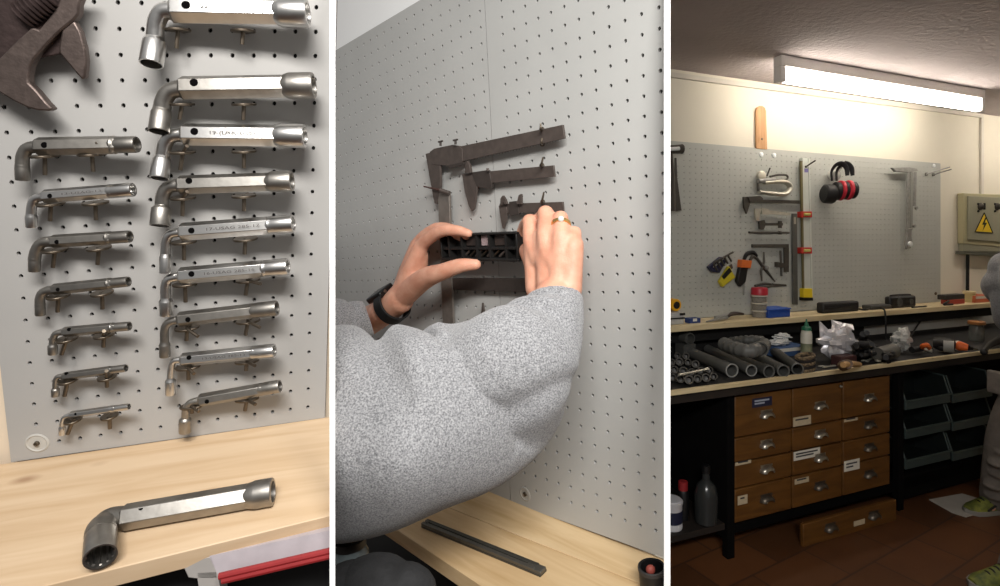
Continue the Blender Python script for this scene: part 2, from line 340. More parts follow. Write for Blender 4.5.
for i, (a, b, pr) in enumerate(HK):
    k = i//2 if i < 18 else (i-18)//2; nR = k if i < 18 else k
    n_ = 9 if i < 18 else 7
    where = 'topmost' if k == 0 else ('lowest' if k == n_-1 else ORD[k])
    side = 'left' if i % 2 == 0 else 'right'; colm = 'right' if i < 18 else 'left'
    lab = '%s steel peg hook under the %s wrench of the %s column' % (side, where if k in (0, n_-1) else where+'-from-top', colm)
    hw = 12.5 if i < 18 else max(7.5, 13-.8*k); off = .016
    c = B1.P(a[0], a[1], off); t = thing('peg_hook', lab, 'hook', c-U1*.02, 'steel peg hooks under the socket wrenches')
    X, Yn = E1, N1; W = pxm(hw, c)*.9
    mb = MB(); ring = [c+X*(W*math.cos(2*math.pi*q/24))+Yn*((.0145-.0008*k)*math.sin(2*math.pi*q/24)) for q in range(24)]
    mb.prism([p_-U1*.0013 for p_ in ring], U1*.0026); part('rest_plate', mb, HOOK, t, bev=.0006)
    g0 = B1.P(a[0], a[1], .020); g1 = B1.P(b[0], b[1], .020)
    part('pin', MB().tube([g0, g1], pxm(1.9, g0), 10), HOOK, t)
    part('peg', MB().tube([c-N1*(off+.006), c+N1*.004], pxm(1.7, c), 8), HOOK, t)
    if pr:
        q0 = B1.P(a[0], a[1], .022); q1 = B1.P(pr[0], pr[1], .034)
        part('prong', MB().tube(smooth([q0-N1*.01, q0, q1], 4), pxm(1.7, q0), 8), HOOK, t)
# ---- adjustable wrench
def out(pl, pts, off): return [pl.P(u, v, off) for u, v in pts]
t = thing('adjustable_wrench', 'big dark worn adjustable wrench at upper left of the pegboard, jaws gaping down', 'wrench', B1.P(20, 60, .02))
body = [(-30, 95), (-40, 40), (-45, -40), (-12, -60), (75, -60), (66, -12), (58, 7), (38, 33), (20, 48), (2, 68), (-10, 84)]
part('handle', MB().prism(out(B1, body, .024), -N1*.010), IROND, t, bev=.0015)
low = [(-3, 60), (17, 40), (30.5, 28), (34, 27.8), (38.5, 29.7), (55, 10), (64, -14), (86, -14), (79, 4), (78.5, 14), (73.7, 20), (61.6, 29.7), (50, 41), (40, 52), (34, 59), (30.5, 66), (28.6, 76), (28.8, 83), (37, 91), (46, 102), (53, 109.3), (48, 111), (38, 110.5), (28, 108), (14, 101.5), (4, 95.5), (-10, 87), (-24, 76), (-18, 66)]
part('lower_jaw', MB().prism(out(B1, low, .030), -N1*.011), IRON, t, 'heavier front jaw with its slide bar', bev=.0018)
up_ = [(61.6, 29.4), (73.7, 20), (80.3, 31), (84.7, 47), (86.4, 61), (84.9, 77), (81.8, 80), (59.4, 53.3), (58.3, 48)]
part('upper_jaw', MB().prism(out(B1, up_, .028), -N1*.009), IRON, t, bev=.0018)
web = [(40, 52), (58, 36), (61, 30), (64, 40), (60, 54), (50, 56), (42, 57), (34, 60)]
part('jaw_web', MB().prism(out(B1, web, .022), -N1*.006), IROND, t, bev=.001)
mb = MB(); wa, wb = B1.P(24, 17, .022), B1.P(55, -4, .022); d = (wb-wa).normalized(); L = (wb-wa).length; r = pxm(14.5, wa); prof = []
for k in range(8): prof += [(L*k/8, r*.80), (L*(k+.25)/8, r), (L*(k+.55)/8, r), (L*(k+.8)/8, r*.80)]
part('knurled_worm', mb.lathe(wa, d, prof, 24), IROND, t)
# ---- wrench lying on the bench
def L1(u, v, off): return BP1.P(u, v, off)
t = thing('angled_socket_wrench', 'large loose socket wrench lying on the pine bench, its open head towards the viewer', 'wrench', BP1.P(180, 525, 0))
hh = pxm(11.5, BP1.P(180, 510)); R = hh/.95
a, c = L1(121.7, 517.8, R+.001), L1(273.0, 491.5, R+.001); ax = (c-a).normalized(); L = (c-a).length; bl = L*.83
fn = (N1*math.cos(math.radians(40))+U1*math.sin(math.radians(40))); fn = (fn-ax*fn.dot(ax)).normalized(); y = ax.cross(fn); vs = []
for tt, k in ((0, .8), (.003, 1), (bl, 1), (bl+.002, .93)):
    for i in range(6):
        an = math.radians(30+60*i); vs.append(a+ax*tt+(fn*math.cos(an)+y*math.sin(an))*R*k)
mb = MB().add(vs, [(i*6+k, i*6+(k+1) % 6, i*6+6+(k+1) % 6, i*6+6+k) for i in range(3) for k in range(6)]+[tuple(range(5, -1, -1)), tuple(18+k for k in range(6))])
part('hex_shaft', mb, CHROME2, t, bev=.0005, ang=25)
rs = R*1.12; Ls = L-bl
part('end_socket', MB().lathe(a+ax*bl, ax, [(-.003, R*.86), (.0005, R), (Ls*.25, rs*.98), (Ls*.32, rs), (Ls*.97, rs), (Ls, rs*.95), (Ls, rs*.74), (Ls*.4, rs*.7)], 28), CHROME2, t)
hgt = R*1.25
for _i in range(40):
    s1 = L1(100.4, 557, hgt); vw = (CAM-s1).normalized(); tt = at(100, 600, s1.y)-at(101, 557, s1.y); tt = (tt-vw*tt.dot(vw)).normalized()
    d = (vw*.80+tt*.60).normalized(); rw = pxm(15.6, s1)*.92; L = 24*s1.y/F/.60; s0 = s1-d*L
    if (s0-BP1.p).dot(U1) > R*1.02: break
    hgt += .001
path = smooth([a+ax*.004, L1(111, 519, R*1.02), L1(105, 524, R*1.05), s0-d*.004, s0+d*.004], 6)
part('bent_neck', MB().tube(path, [R*.85, R*.86, R*.95, R*1.02], 20), CHROME3, t)
mb = MB().lathe(s0, d, [(-.006, R*.8), (0, R*.98), (L*.35, rw), (L*.97, rw), (L, rw*.97), (L, rw*.86), (L-.004, rw*.80), (L*.15, rw*.78), (L*.14, rw*.1)], 36, closed=True)
hd = part('socket_head', mb, CHROME2, t, 'open twelve-point socket head facing the viewer')
mb = MB(); x_, y_ = perp(d)
for k in range(12):
    an = 2*math.pi*k/12; p_ = s1-d*.0035+(x_*math.cos(an)+y_*math.sin(an))*rw*.80; mb.tube([p_, p_-d*(L*.7)], rw*.09, 6)
part('socket_tooth', mb, CHROME, hd)
part('hole_shade', MB().lathe(a+ax*.02+(fn*math.cos(math.radians(60))+U1*.5).normalized()*R*.86, U1, [(0, .0022), (.001, .0022)], 14), HOLE_SHADE, t)
# ---- things under the bench front
GREYST = mat('grey_steel', (168, 163, 158), .5, .2, var=.06, scale=40); LILAC = mat('pale_lilac_panel', (176, 168, 172), .6, var=.08, scale=50)
yb = BP1.P(200, 545).y
UF = Plane(V((N1.x, N1.y, 0)), BP1.P(200, 548)-V((0, 0, .02))-N1*.004)
def ufp(pts, d): return MB().prism([UF.P(*q) for q in pts], V((-N1.x, -N1.y, 0))*d)
leg = thing('bench_stand', 'grey steel bench leg with a stepped bracket under the pine plank', 'leg', UF.P(205, 600))
part('bracket', ufp([(181, 562), (212, 556), (217, 571), (221, 579), (196, 579), (188, 578)], .02), GREYST, leg, bev=.001)
part('post', ufp([(196, 572), (217, 571), (240, 700), (215, 700)], .02), GREYST, leg, bev=.001)
solo('side_panel', ufp([(209, 556), (332, 530), (332, 552), (219, 577)], .01), LILAC, 'pale lilac painted rail running behind the bench leg', 'rail', cut=CUT1)
REDB = mat('red_enamel', (140, 36, 38), .4, var=.08, scale=40)
r0, r1 = UF.P(219, 576.5, .012), UF.P(332, 550.5, .012); r2, r3 = UF.P(222, 580.5, .012), UF.P(332, 555, .012)
rb = thing('red_rail', 'double red metal bar under the right end of the pine bench', 'bar', r0)
part('bar', MB().tube([r0, r1], .0032, 10), REDB, rb); part('bar', MB().tube([r2, r3], .0034, 10), REDB, rb)
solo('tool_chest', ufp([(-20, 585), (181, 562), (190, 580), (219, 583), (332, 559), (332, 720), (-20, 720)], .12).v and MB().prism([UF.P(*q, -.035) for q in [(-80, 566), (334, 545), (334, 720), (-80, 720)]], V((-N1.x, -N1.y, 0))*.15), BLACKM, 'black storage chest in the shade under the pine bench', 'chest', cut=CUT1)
CUTX = 1
# white end post of this bay
yt = min(f1.y, b1.y)-.03
def strip(u0, u1, y, deep=.06):
    q = [at(u0, -60, y), at(u1, -60, y), at(u1, 660, y), at(u0, 660, y)]; d = ray((u0+u1)/2, 240).normalized()*deep
    return MB().prism(q, d)
struct('trim_1', strip(329.6, 335.2, yt), WHITE)
# ================================================================== second bay: calipers on a long receding pegboard
R2 = cv(613, -25, -550).normalized(); D2 = cv(282, 6250, 550).normalized()
N2 = R2.cross(D2).normalized()
if N2.y > 0: N2 = -N2
D2 = (D2-R2*D2.dot(R2)).normalized()
B2 = Plane(N2, at(545, 230, 1.10))
def P2(u, v, off=0.0): return B2.P(u, v, off)
_g0 = P2(658.7, 7.5); PR = (P2(641.3, 14.3)-_g0).dot(-R2); PD = (P2(653.2, 441.2)-P2(641.3, 14.3)).dot(D2)/22
SK = (P2(641.3, 14.3)-_g0).dot(D2)/PR; SK2 = (P2(653.2, 441.2)-P2(641.3, 14.3)).dot(R2)/(22*PD)
RR = (-R2+D2*SK); DD = (D2+R2*SK2)
def G2(c, r): return _g0 + RR*(PR*c) + DD*(PD*r)
_gm2 = Matrix((RR*PR, DD*PD, N2)).transposed().inverted()
def inv2(u, v, off=0): q = _gm2 @ (P2(u, v, off)-_g0); return q.x, q.y
rtop2 = (inv2(345, 42.8)[1]+inv2(415, 5.4)[1])/2; rbot2 = (inv2(500, 495.2)[1]+inv2(650, 556.5)[1])/2
cseam = inv2(495, 205)[0]; cend = inv2(664.2, 300)[0]; cfar = inv2(320, 200)[0]
CUT2 = (CAM, V((1, -(667.3-PX)/F, 0)).normalized())
mb, bk = MB(), MB()
pegboard(mb, bk, G2, N2, -1.6, cseam-.045, -14, rbot2, -1, int(cseam-.52), -10, int(rbot2-.7), .105, .006, 12)
t = thing('pegboard', 'near grey pegboard sheet right of the vertical seam, running off to the right edge', 'pegboard', P2(575, 520))
part('panel', mb, BOARD, t, recalc=False, cut=CUT2); part('backing', bk, BACK, t, cut=CUT2)
p = P2(525, 494)
ws = part('washer', MB().lathe(p-N2*.001, N2, [(0, pxm(7.5, p)), (.0018, pxm(7.2, p)), (.0028, pxm(5.8, p)), (.0012, pxm(5, p)), (.0012, pxm(2, p))], 24), CLEARW, t, 'translucent round washer near the lower left corner')
part('screw', MB().lathe(p, N2, [(0, pxm(2.4, p)), (.0024, pxm(2.1, p)), (.003, pxm(1.2, p)), (.0016, pxm(.8, p))], 12), HOOK, ws)
mb, bk = MB(), MB(); cs = cseam+.045
Gb = lambda c, r: G2(c+(cs+.5)-math.floor(cs+.5)-.05, r)
ofs = (cs+.5)-math.floor(cs+.5)-.05
pegboard(mb, bk, Gb, N2, cs-ofs, cfar-ofs, rtop2, rbot2, round(cs-ofs+.5), int(cfar-ofs-.5), math.ceil(rtop2+.6), int(rbot2-.7), .105, .006, 8)
t = thing('pegboard', 'far grey pegboard sheet left of the vertical seam, below the white wall', 'pegboard', P2(420, 460))
part('panel', mb, BOARD, t, recalc=False); part('backing', bk, BACK, t)
WALL2 = mat('white_wall', (246, 246, 245), .9, var=.02, scale=6)
q = [G2(cfar+34, rbot2+3)-N2*.03, G2(cfar+34, -60)-N2*.03, G2(cend+3, -60)-N2*.03, G2(cend+3, rbot2+3)-N2*.03]
struct('wall_center', MB().prism(q, -N2*.03), WALL2, cut=CUT2)
# bench
UB = R2.cross(N2).normalized(); UB = UB if UB.z > 0 else -UB
bc = G2(8, rbot2); E2 = (P2(650, 556.5)-P2(500, 495.2)).normalized(); UB = E2.cross(N2).normalized(); UB = UB if UB.z > 0 else -UB
BP2 = Plane(UB, P2(575, 526)-UB*.002)
def Q2(u, v, off=0.0): return BP2.P(u, v, off)
PINE2 = wood('pine_plank_b', (222, 192, 148), (196, 160, 112), E2, N2, UB, 2.4, 22, .5, seed=4.1)
PINE3 = wood('pine_plank_c', (226, 198, 155), (200, 166, 118), E2, N2, UB, 2.4, 22, .5, seed=8.7)
bl, br = P2(380, 446)-UB*.003-N2*.0, P2(680, 568.7)-UB*.003
def onb(p): return p-UB*((p-BP2.p).dot(UB))
bl, br = onb(bl)-N2*.004, onb(br)-N2*.012
sa, sb = Q2(400, 484.8), Q2(664, 599)                     # seam between the planks
sa, sb = Q2(448, 507), Q2(560, 551.5); sd = (sb-sa).normalized(); s_l, s_r = sa-sd*.28, Q2(690, 603)
fl_, fr_ = Q2(394, 528.5), Q2(479, 586); fd = (fr_-fl_).normalized(); f_l, f_r = fl_-fd*.35, fr_+fd*.42
thk = UB*.032
solo('bench_plank', MB().prism([bl, br, s_r+sd*0, s_l], -thk), PINE3, 'pine bench plank lying against the foot of the seamed pegboard', 'bench', bev=.0012, cut=CUT2)
g = (N2-sd*N2.dot(sd)).normalized()*.0016
solo('bench_plank', MB().prism([s_l+g, s_r+g, Q2(690, 725), f_l], -thk), PINE2, 'front pine bench plank with the long dark metal bar on it', 'bench', bev=.0012, cut=CUT2)
# slotted bar on the bench
hb = .011
a0, a1 = Q2(424.5, 523, hb/2), Q2(543.5, 571.5, hb/2); ax = (a1-a0).normalized(); sidev = UB.cross(ax).normalized(); L = (a1-a0).length
t = thing('metal_bar', 'long dark grey slotted metal bar lying alone on the pine bench', 'metal bar', (a0+a1)/2-UB*(hb/2))
wd = .020
STEELD = mat('dark_grey_steel', (84, 82, 76), .45, .6, var=.12, scale=60); STEELM = mat('mid_grey_steel', (108, 105, 98), .42, .7, var=.12, scale=60)
part('lower_strip', MB().box(a0+ax*L/2-UB*hb*.28, ax, sidev, UB, L, wd, hb*.44), STEELD, t, bev=.0012)
for s_ in (-1, 1): part('upper_strip', MB().box(a0+ax*L*.475+UB*hb*.2+sidev*(s_*wd*.27), ax, sidev, UB, L*.95, wd*.42, hb*.5), STEELM if s_ < 0 else STEELD, t, bev=.0008)
part('rivet', MB().lathe(a0+ax*L*.03+UB*hb*.42, UB, [(0, .004), (.002, .004), (.003, .002)], 14), STEELM, t)
part('end_block', MB().box(a1-ax*.018, ax, sidev, UB, .036, wd*.9, hb*.75), STEELM, t, bev=.0015)
# black round holder at the right end of the bench
c = Q2(653.5, 590, 0); r = pxm(13.2, c)
t = thing('rubber_cup', 'round black cup standing at the right end of the pine bench', 'cup', c)
part('shell', MB().lathe(c+UB*.001, UB, [(0, r*.96), (.005, r), (.038, r), (.040, r*.96), (.040, r*.86), (.012, r*.84), (.011, .001)], 30, closed=True), BLACK, t)
part('rim', MB().lathe(c+UB*.035, UB, [(0, r*1.0), (0, r*1.05), (.006, r*1.05), (.007, r*.98)], 30, closed=True), mat('grey_rubber', (48, 46, 46), .6), t)
part('scrap', MB().ball(c+UB*.034-E2*.003, (.008, .007, .008)), mat('red_scrap', (150, 70, 60), .6), t, 'small pinkish scrap inside the cup')
# ---- calipers, square, divider on the board
def O2(pts, off): return [P2(u, v, off) for u, v in pts]
def slab(pts, off, th): return MB().prism(O2(pts, off), -N2*th)
t = thing('caliper', 'largest brown steel caliper, uppermost on the pegboard, long beam rising right', 'caliper', P2(495, 150, .02))
part('beam', slab([(427, 153.3), (562.6, 124.7), (564.4, 138.4), (470, 159.5), (452, 164.2), (429, 165.6)], .022, .005), CALIP, t, bev=.0006)
part('jaw', slab([(425.4, 153.8), (437, 151.4), (440, 164), (440.2, 186), (437.2, 204), (434.4, 203.4), (430, 180)], .0225, .006), CALIP, t, bev=.0006)
sl = part('slider', slab([(429.5, 151.9), (434, 148.6), (452, 144.8), (459, 146), (462, 149), (462.6, 160.5), (461, 163.6), (447, 165.8), (432, 164.6)], .0235, .008), CALIP, t, bev=.0006)
for u, v in ((440.5, 142), (455.5, 140.5)):
    p = P2(u, v+4, .03); q_ = P2(u, v-.5, .03)
    part('thumb_screw', MB().tube([p, q_], .0028, 10).box(q_, R2, N2, (q_-p).normalized(), .016, .004, .0035).v and MB().tube([p, q_], .0026, 10).box(q_, R2, N2, (q_-p).normalized(), .014, .004, .0035), CALIPD, sl)
part('clamp_bar', slab([(447, 165.5), (463, 162), (463.4, 164.6), (449, 168)], .032, .01), CALIPD, sl)
ticks = MB()
for k in range(34):
    u = 466+k*2.8; v = 162.0-(u-466)*.222
    p = P2(u, v-1.6-(1 if k % 5 == 0 else 0), .0224); q_ = P2(u, v-.3, .0224); ticks.tube([p, q_], .0005, 4)
part('graduation', ticks, CALIPD, t)
t = thing('caliper', 'middle-sized brown steel caliper with one long jaw hanging left of the seam', 'caliper', P2(510, 190, .02))
part('beam', slab([(463, 173.6), (553.4, 165.3), (554.6, 176.6), (490, 183.2), (465, 186)], .020, .004), CALIP, t, bev=.0006)
part('jaw', slab([(461.8, 174), (475.5, 172.4), (477, 186), (475.6, 200), (474, 209), (471.6, 211.2), (468.6, 206), (464.5, 191)], .0205, .005), CALIP, t, bev=.0006)
part('upper_jaw', slab([(464.5, 173), (465.2, 163), (467, 160.8), (469.5, 165.5), (470.6, 172.6)], .030, .006), CALIP, t, bev=.0005)
sl = part('slider', slab([(471, 172.4), (487.5, 170), (489.5, 171.8), (491.4, 184), (490.5, 188.4), (479, 187.4), (476, 185)], .0215, .007), CALIPD, t, bev=.0006)
part('thumb_screw', MB().tube([P2(488, 171, .028), P2(487.6, 168.2, .028)], .0028, 8), CALIP, sl)
t = thing('caliper', 'small brown steel vernier caliper just above the fingers of the right hand', 'caliper', P2(530, 210, .02))
part('beam', slab([(499, 204), (562.8, 201.8), (563.4, 211.2), (505, 213.6)], .019, .004), CALIP, t, bev=.0005)
part('jaw', slab([(498.6, 205.5), (506, 203.8), (507, 212), (505.4, 222), (503.6, 229), (502.4, 228.4), (500.2, 217)], .0195, .005), CALIP, t, bev=.0005)
part('upper_jaw', slab([(500, 205), (500.4, 198.5), (502.4, 195.6), (505, 199.5), (506.5, 204), (504, 204), (502.8, 200), (502, 204.8)], .028, .006), CALIP, t)
part('upper_jaw', slab([(516.5, 204), (518.5, 195.4), (520.6, 194), (521, 204)], .028, .006), CALIP, t)
part('slider', slab([(509, 201.8), (515, 201), (518, 204), (518.5, 214.5), (510.5, 216), (508.5, 212)], .0205, .006), CALIPD, t, bev=.0005)
# long steel square hung upright
t = thing('steel_square', 'tall grey steel try square hanging upright, its arm low behind the hands', 'square', P2(447, 335, .012))
part('blade', slab([(437.6, 191), (448.8, 191), (453.6, 342), (443.4, 342)], .022, .006), mat('grey_blade', (128, 121, 114), .4, .5, var=.15, scale=50), t, bev=.0005)
part('arm', slab([(452, 278.4), (530, 278.4), (530, 292.2), (453, 290)], .020, .012), CALIPD, t, bev=.0008)
t = thing('steel_scriber', 'thin brown steel rod pointing left at the top of the upright steel square', 'scriber', P2(434, 188, .02))
part('rod', MB().tube([P2(423.8, 186.4, .032), P2(445, 191.2, .027)], [.0016, .003], 8), mat('rust_steel', (88, 62, 56), .5, .5), t)
part('tip', MB().tube([P2(440, 190, .034), P2(449.4, 193.2, .024)], [.0045, .005], 8), CALIP, t)
t = thing('divider', 'small steel divider hanging below the hands left of the seam', 'divider', P2(483, 326, .01))
part('leg', MB().tube([P2(483, 303, .018), P2(482, 314, .018), P2(478.6, 324, .018)], [.0022, .0024, .0012], 8), CALIP, t)
part('leg', MB().tube([P2(483, 303, .018), P2(484.6, 314, .018), P2(486.4, 325.5, .018)], [.0022, .0024, .0012], 8), CALIP, t)
part('pivot', MB().lathe(P2(483, 316, .014), N2, [(0, .005), (.009, .005), (.010, .003)], 12), CALIPD, t)
# peg hooks that show
HK2 = [((541, 129.6), (540.6, 123.5), 'peg hook on the beam of the largest caliper, tip showing above it'), ((541.2, 165.8), (543.2, 157), 'peg hook holding the middle caliper near its right end'),
 ((542, 202.4), (544, 192), 'peg hook curling above the small caliper beside the right hand'), ((541.6, 143.5), (541.8, 138), 'stub of a peg hook under the end of the largest caliper'), ((541, 440.5), (541.6, 433.5), 'empty peg hook low on the near pegboard above the bench')]
for a, b, lab in HK2:
    p, q_ = P2(*a, .004), P2(a[0], a[1], .034); e = P2(*b, .036)
    t = thing('peg_hook', lab, 'hook', p, 'peg hooks on the seamed pegboard')
    part('peg', MB().tube(smooth([p-N2*.006, q_, e], 5), [.0024, .0026, .0016], 8), HOOK, t)
    part('foot', MB().lathe(p-N2*.003, N2, [(0, .006), (.002, .006), (.003, .004)], 12), HOOK, t)
# ---- dim things below the bench at the left
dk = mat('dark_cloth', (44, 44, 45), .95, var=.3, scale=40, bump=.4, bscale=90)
gy = UB*0
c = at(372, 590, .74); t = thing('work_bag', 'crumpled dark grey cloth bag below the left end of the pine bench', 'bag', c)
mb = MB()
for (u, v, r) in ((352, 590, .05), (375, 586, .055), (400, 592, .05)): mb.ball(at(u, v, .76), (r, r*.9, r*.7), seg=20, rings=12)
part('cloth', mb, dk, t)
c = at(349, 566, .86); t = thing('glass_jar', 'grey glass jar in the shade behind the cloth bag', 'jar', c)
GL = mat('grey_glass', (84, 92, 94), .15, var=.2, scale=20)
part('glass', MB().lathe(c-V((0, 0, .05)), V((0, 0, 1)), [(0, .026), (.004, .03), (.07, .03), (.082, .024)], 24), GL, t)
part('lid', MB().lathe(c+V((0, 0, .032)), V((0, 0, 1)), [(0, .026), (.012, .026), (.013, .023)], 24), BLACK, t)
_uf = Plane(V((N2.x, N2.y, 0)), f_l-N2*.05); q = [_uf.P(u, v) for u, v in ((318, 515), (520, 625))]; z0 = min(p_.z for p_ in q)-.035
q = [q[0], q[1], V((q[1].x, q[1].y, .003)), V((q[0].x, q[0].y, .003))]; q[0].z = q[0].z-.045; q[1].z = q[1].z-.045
solo('shade_fill_box', MB().prism(q, V((-N2.x, -N2.y, 0)).normalized()*.12), BLACKM, 'black box added as the dark shade under the pine bench of calipers', 'box')  # black block added to stand for the shade below the bench
# white end post of this bay
yt2 = min(P2(664, 300).y, br.y, s_r.y)-.02
struct('trim_2', strip(664.0, 670.4, min(P2(667, 586).y, P2(667, 0).y, Q2(667, 610).y)-.012, .05), WHITE)
# ================================================================== people (bodies by voxel remesh of tapered limbs, so each is one surface)
def limb(mb, pts, r, seg=14, flat=1.0, up=None):
    pts = [V(p) for p in pts]; sp = smooth(pts, 5)
    mb.tube(sp, list(r), seg, flat=flat, up=up); mb.ball(sp[0], r[0]*.99, seg=14, rings=9); mb.ball(sp[-1], r[-1]*.99, seg=14, rings=9)
def remesh(o, vox, it=6, fac=.5):
    m = o.modifiers.new('remesh', 'REMESH'); m.mode = 'VOXEL'; m.voxel_size = vox; m.use_smooth_shade = True
    m = o.modifiers.new('smooth', 'SMOOTH'); m.iterations = it; m.factor = fac
body = MB()
per = thing('person', 'person in grey fleece sweatshirt reaching both hands to the calipers, black watch, gold ring', 'person', V((-.55, .95, 0)))
# right hand: back of the hand to the viewer, fingers folding away over the tray
rw_ = P2(556, 300, .125); yw = rw_.y
mcp = {'i': P2(531.5, 240, .098), 'm': P2(546, 234.5, .104), 'r': P2(561, 236.5, .102), 'p': P2(573.5, 245, .096)}
pip = {'i': P2(530, 221.5, .080), 'm': P2(546, 213.5, .082), 'r': P2(561, 218.5, .080), 'p': P2(575, 233, .076)}
dip = {'i': P2(525, 226, .046), 'm': P2(541, 219, .046), 'r': P2(556, 224, .046), 'p': P2(571, 238, .046)}
tip = {'i': P2(520, 237, .036), 'm': P2(535, 231, .034), 'r': P2(551, 235, .034), 'p': P2(567, 248, .036)}
rad = {'i': .0142, 'm': .0150, 'r': .0143, 'p': .0125}
for f in 'imrp':
    R = rad[f]; limb(body, [rw_*.35+mcp[f]*.65, mcp[f], pip[f]], [R*1.25, R*1.12, R*.98]); limb(body, [pip[f], dip[f], tip[f]], [R*1.0, R*.9, R*.72])
    body.ball(mcp[f]+N2*.001, R*1.12, seg=14, rings=9); body.ball(pip[f]+N2*.0012, R*1.04, seg=14, rings=9)
for a, b, r in ((.0, .62, .026),):
    for f, rr, wf in (('i', .019, P2(538, 289, .110)), ('m', .020, P2(549, 288, .116)), ('r', .020, P2(560, 289, .116)), ('p', .0175, P2(569, 290, .110))): limb(body, [wf, wf*.5+mcp[f]*.5-N2*.002, mcp[f]-N2*.003], [.023, rr*1.10, rr*.95])
    for f, g in ('im', 'mr', 'rp'): limb(body, [mcp[f]*.5+mcp[g]*.5-N2*.004, (mcp[f]*.5+mcp[g]*.5)*.6+rw_*.4-N2*.002], [.0155, .021])
limb(body, [P2(543, 284, .100), P2(533, 264, .072), P2(527, 253, .050), P2(523, 248, .036)], [.022, .0175, .015, .011])     # thumb on the near side of the tray
rel = at(497, 424, .86); limb(body, [rw_, at(554, 316, yw-.015), at(536, 345, yw-.05), rel], [.040, .042, .046, .056], 18, flat=.8)
rsh = V((-.36, .80, 1.36)); limb(body, [rel, rel*.5+rsh*.5, rsh], [.054, .040, .040], 18)
# left hand: seen from the thumb side, closing on the left end of the tray
lw = P2(400, 299, .095)
lm = {'i': P2(421, 246, .075), 'm': P2(419, 243, .055), 'r': P2(417, 245, .035), 'p': P2(415, 251, .019)}
lp = {'i': P2(440, 231.5, .073), 'm': P2(437, 229, .055), 'r': P2(434, 230, .037), 'p': P2(431, 236, .021)}
ld = {'i': P2(456, 230.5, .066), 'm': P2(455, 231, .051), 'r': P2(452, 233, .037), 'p': P2(447, 238, .023)}
lt = {'i': P2(469, 233.5, .060), 'm': P2(467, 236, .046), 'r': P2(463, 238, .034), 'p': P2(458, 243, .022)}
for f in 'imrp':
    R = rad[f]*1.0
    limb(body, [lw*.4+lm[f]*.6, lm[f], lp[f], ld[f], lt[f]], [R*1.25, R*1.12, R*1.0, R*.88, R*.66])
    for rr in (1,): limb(body, [lw*.92+lm[f]*.08, lw*.5+lm[f]*.5, lm[f]], [.026, .024, .0175])
    body.ball(lm[f], R*1.14, seg=14, rings=9); body.ball(lp[f], R*1.03, seg=14, rings=9)
limb(body, [lw*.75+P2(424, 280, .09)*.25, P2(424, 279, .100), P2(442, 272, .104), P2(461, 265.5, .094), P2(476, 264.5, .080)], [.027, .0245, .0185, .0155, .0115])
limb(body, [lw, P2(415, 270, .075), P2(420, 256, .07)], [.030, .028, .020])
lel = V((-.66, 1.12, 1.22)); limb(body, [lw, P2(385, 311, .10), P2(362, 325, .11), lel], [.0345, .036, .040, .056], 18, flat=.9)
lsh = V((-.72, 1.10, 1.42)); limb(body, [lel, lsh], [.06, .075], 18)
# trunk, neck, head, legs stand behind the first pegboard
mid = V((-.56, .96, 0)); fw = V((.67, .74, 0)).normalized(); sd_ = V((.74, -.67, 0)).normalized()
limb(body, [mid+V((0, 0, .95)), mid+V((0, 0, 1.15)), mid+V((0, 0, 1.36))], [.16, .15, .155], 20)
limb(body, [rsh, mid+V((0, 0, 1.40)), lsh], [.045, .075, .055], 18)
limb(body, [mid+V((0, 0, 1.42)), mid+fw*.03+V((0, 0, 1.56))], [.065, .058], 16)
hc = mid+fw*.06+V((0, 0, 1.68)); body.ball(hc, (.078, .098, .118), sd_, fw, V((0, 0, 1)), 20, 14)
body.ball(hc+fw*.10-V((0, 0, .02)), (.014, .018, .022), sd_, fw, V((0, 0, 1)))
for s in (-1, 1):
    body.ball(hc+sd_*(.078*s)-V((0, 0, .01)), (.012, .02, .032), sd_, fw, V((0, 0, 1)))
    limb(body, [mid+sd_*(.09*s)+V((0, 0, .95)), mid+sd_*(.10*s)+fw*.02+V((0, 0, .5)), mid+sd_*(.10*s)+V((0, 0, .09))], [.10, .07, .05], 16)
    limb(body, [mid+sd_*(.10*s)+V((0, 0, .05)), mid+sd_*(.10*s)+fw*.16+V((0, 0, .04))], [.05, .04], 14)
b = part('body', body, SKIN, per, recalc=False); remesh(b, .0031, 9, .5)
# sweatshirt: right sleeve sculpted as a swept sheet with folds
def sleeve(mb, st, seg=72, fold=None):
    """st: list of (centre, up_radius, side_radius); cross-sections normal to the path"""
    c = smooth([s[0] for s in st], 8); n = len(c); ru = lerplist([s[1] for s in st], n); rs = lerplist([s[2] for s in st], n)
    for q in range(3):
        ru = [ru[0]]+[(ru[i-1]+2*ru[i]+ru[i+1])/4 for i in range(1, n-1)]+[ru[-1]]; rs = [rs[0]]+[(rs[i-1]+2*rs[i]+rs[i+1])/4 for i in range(1, n-1)]+[rs[-1]]
    vs = []
    for i in range(n):
        t = (c[min(i+1, n-1)]-c[max(i-1, 0)]).normalized(); x = t.cross(V((0, 1, 0)))
        x = (x-t*x.dot(t)).normalized()
        if x.z < 0 and abs(x.z) > .05: x = -x
        if abs(t.z) > .7 and x.x > 0: x = -x        # keep the seam continuous when the arm turns upward
        y = t.cross(x).normalized()
        if y.y > 0: y = -y
        for k in range(seg):
            a = 2*math.pi*k/seg; f = 1+(fold(i/(n-1), a) if fold else 0)
            vs.append(c[i]+x*(ru[i]*f*math.cos(a))+y*(rs[i]*f*math.sin(a)))
    fs = [(i*seg+k, i*seg+(k+1) % seg, (i+1)*seg+(k+1) % seg, (i+1)*seg+k) for i in range(n-1) for k in range(seg)]
    fs += [tuple(range(seg)), tuple((n-1)*seg+k for k in range(seg))]
    mb.add(vs, fs)
def S(u, v, y, ru, rs): return (at(u, v, y), ru*y/F, rs)

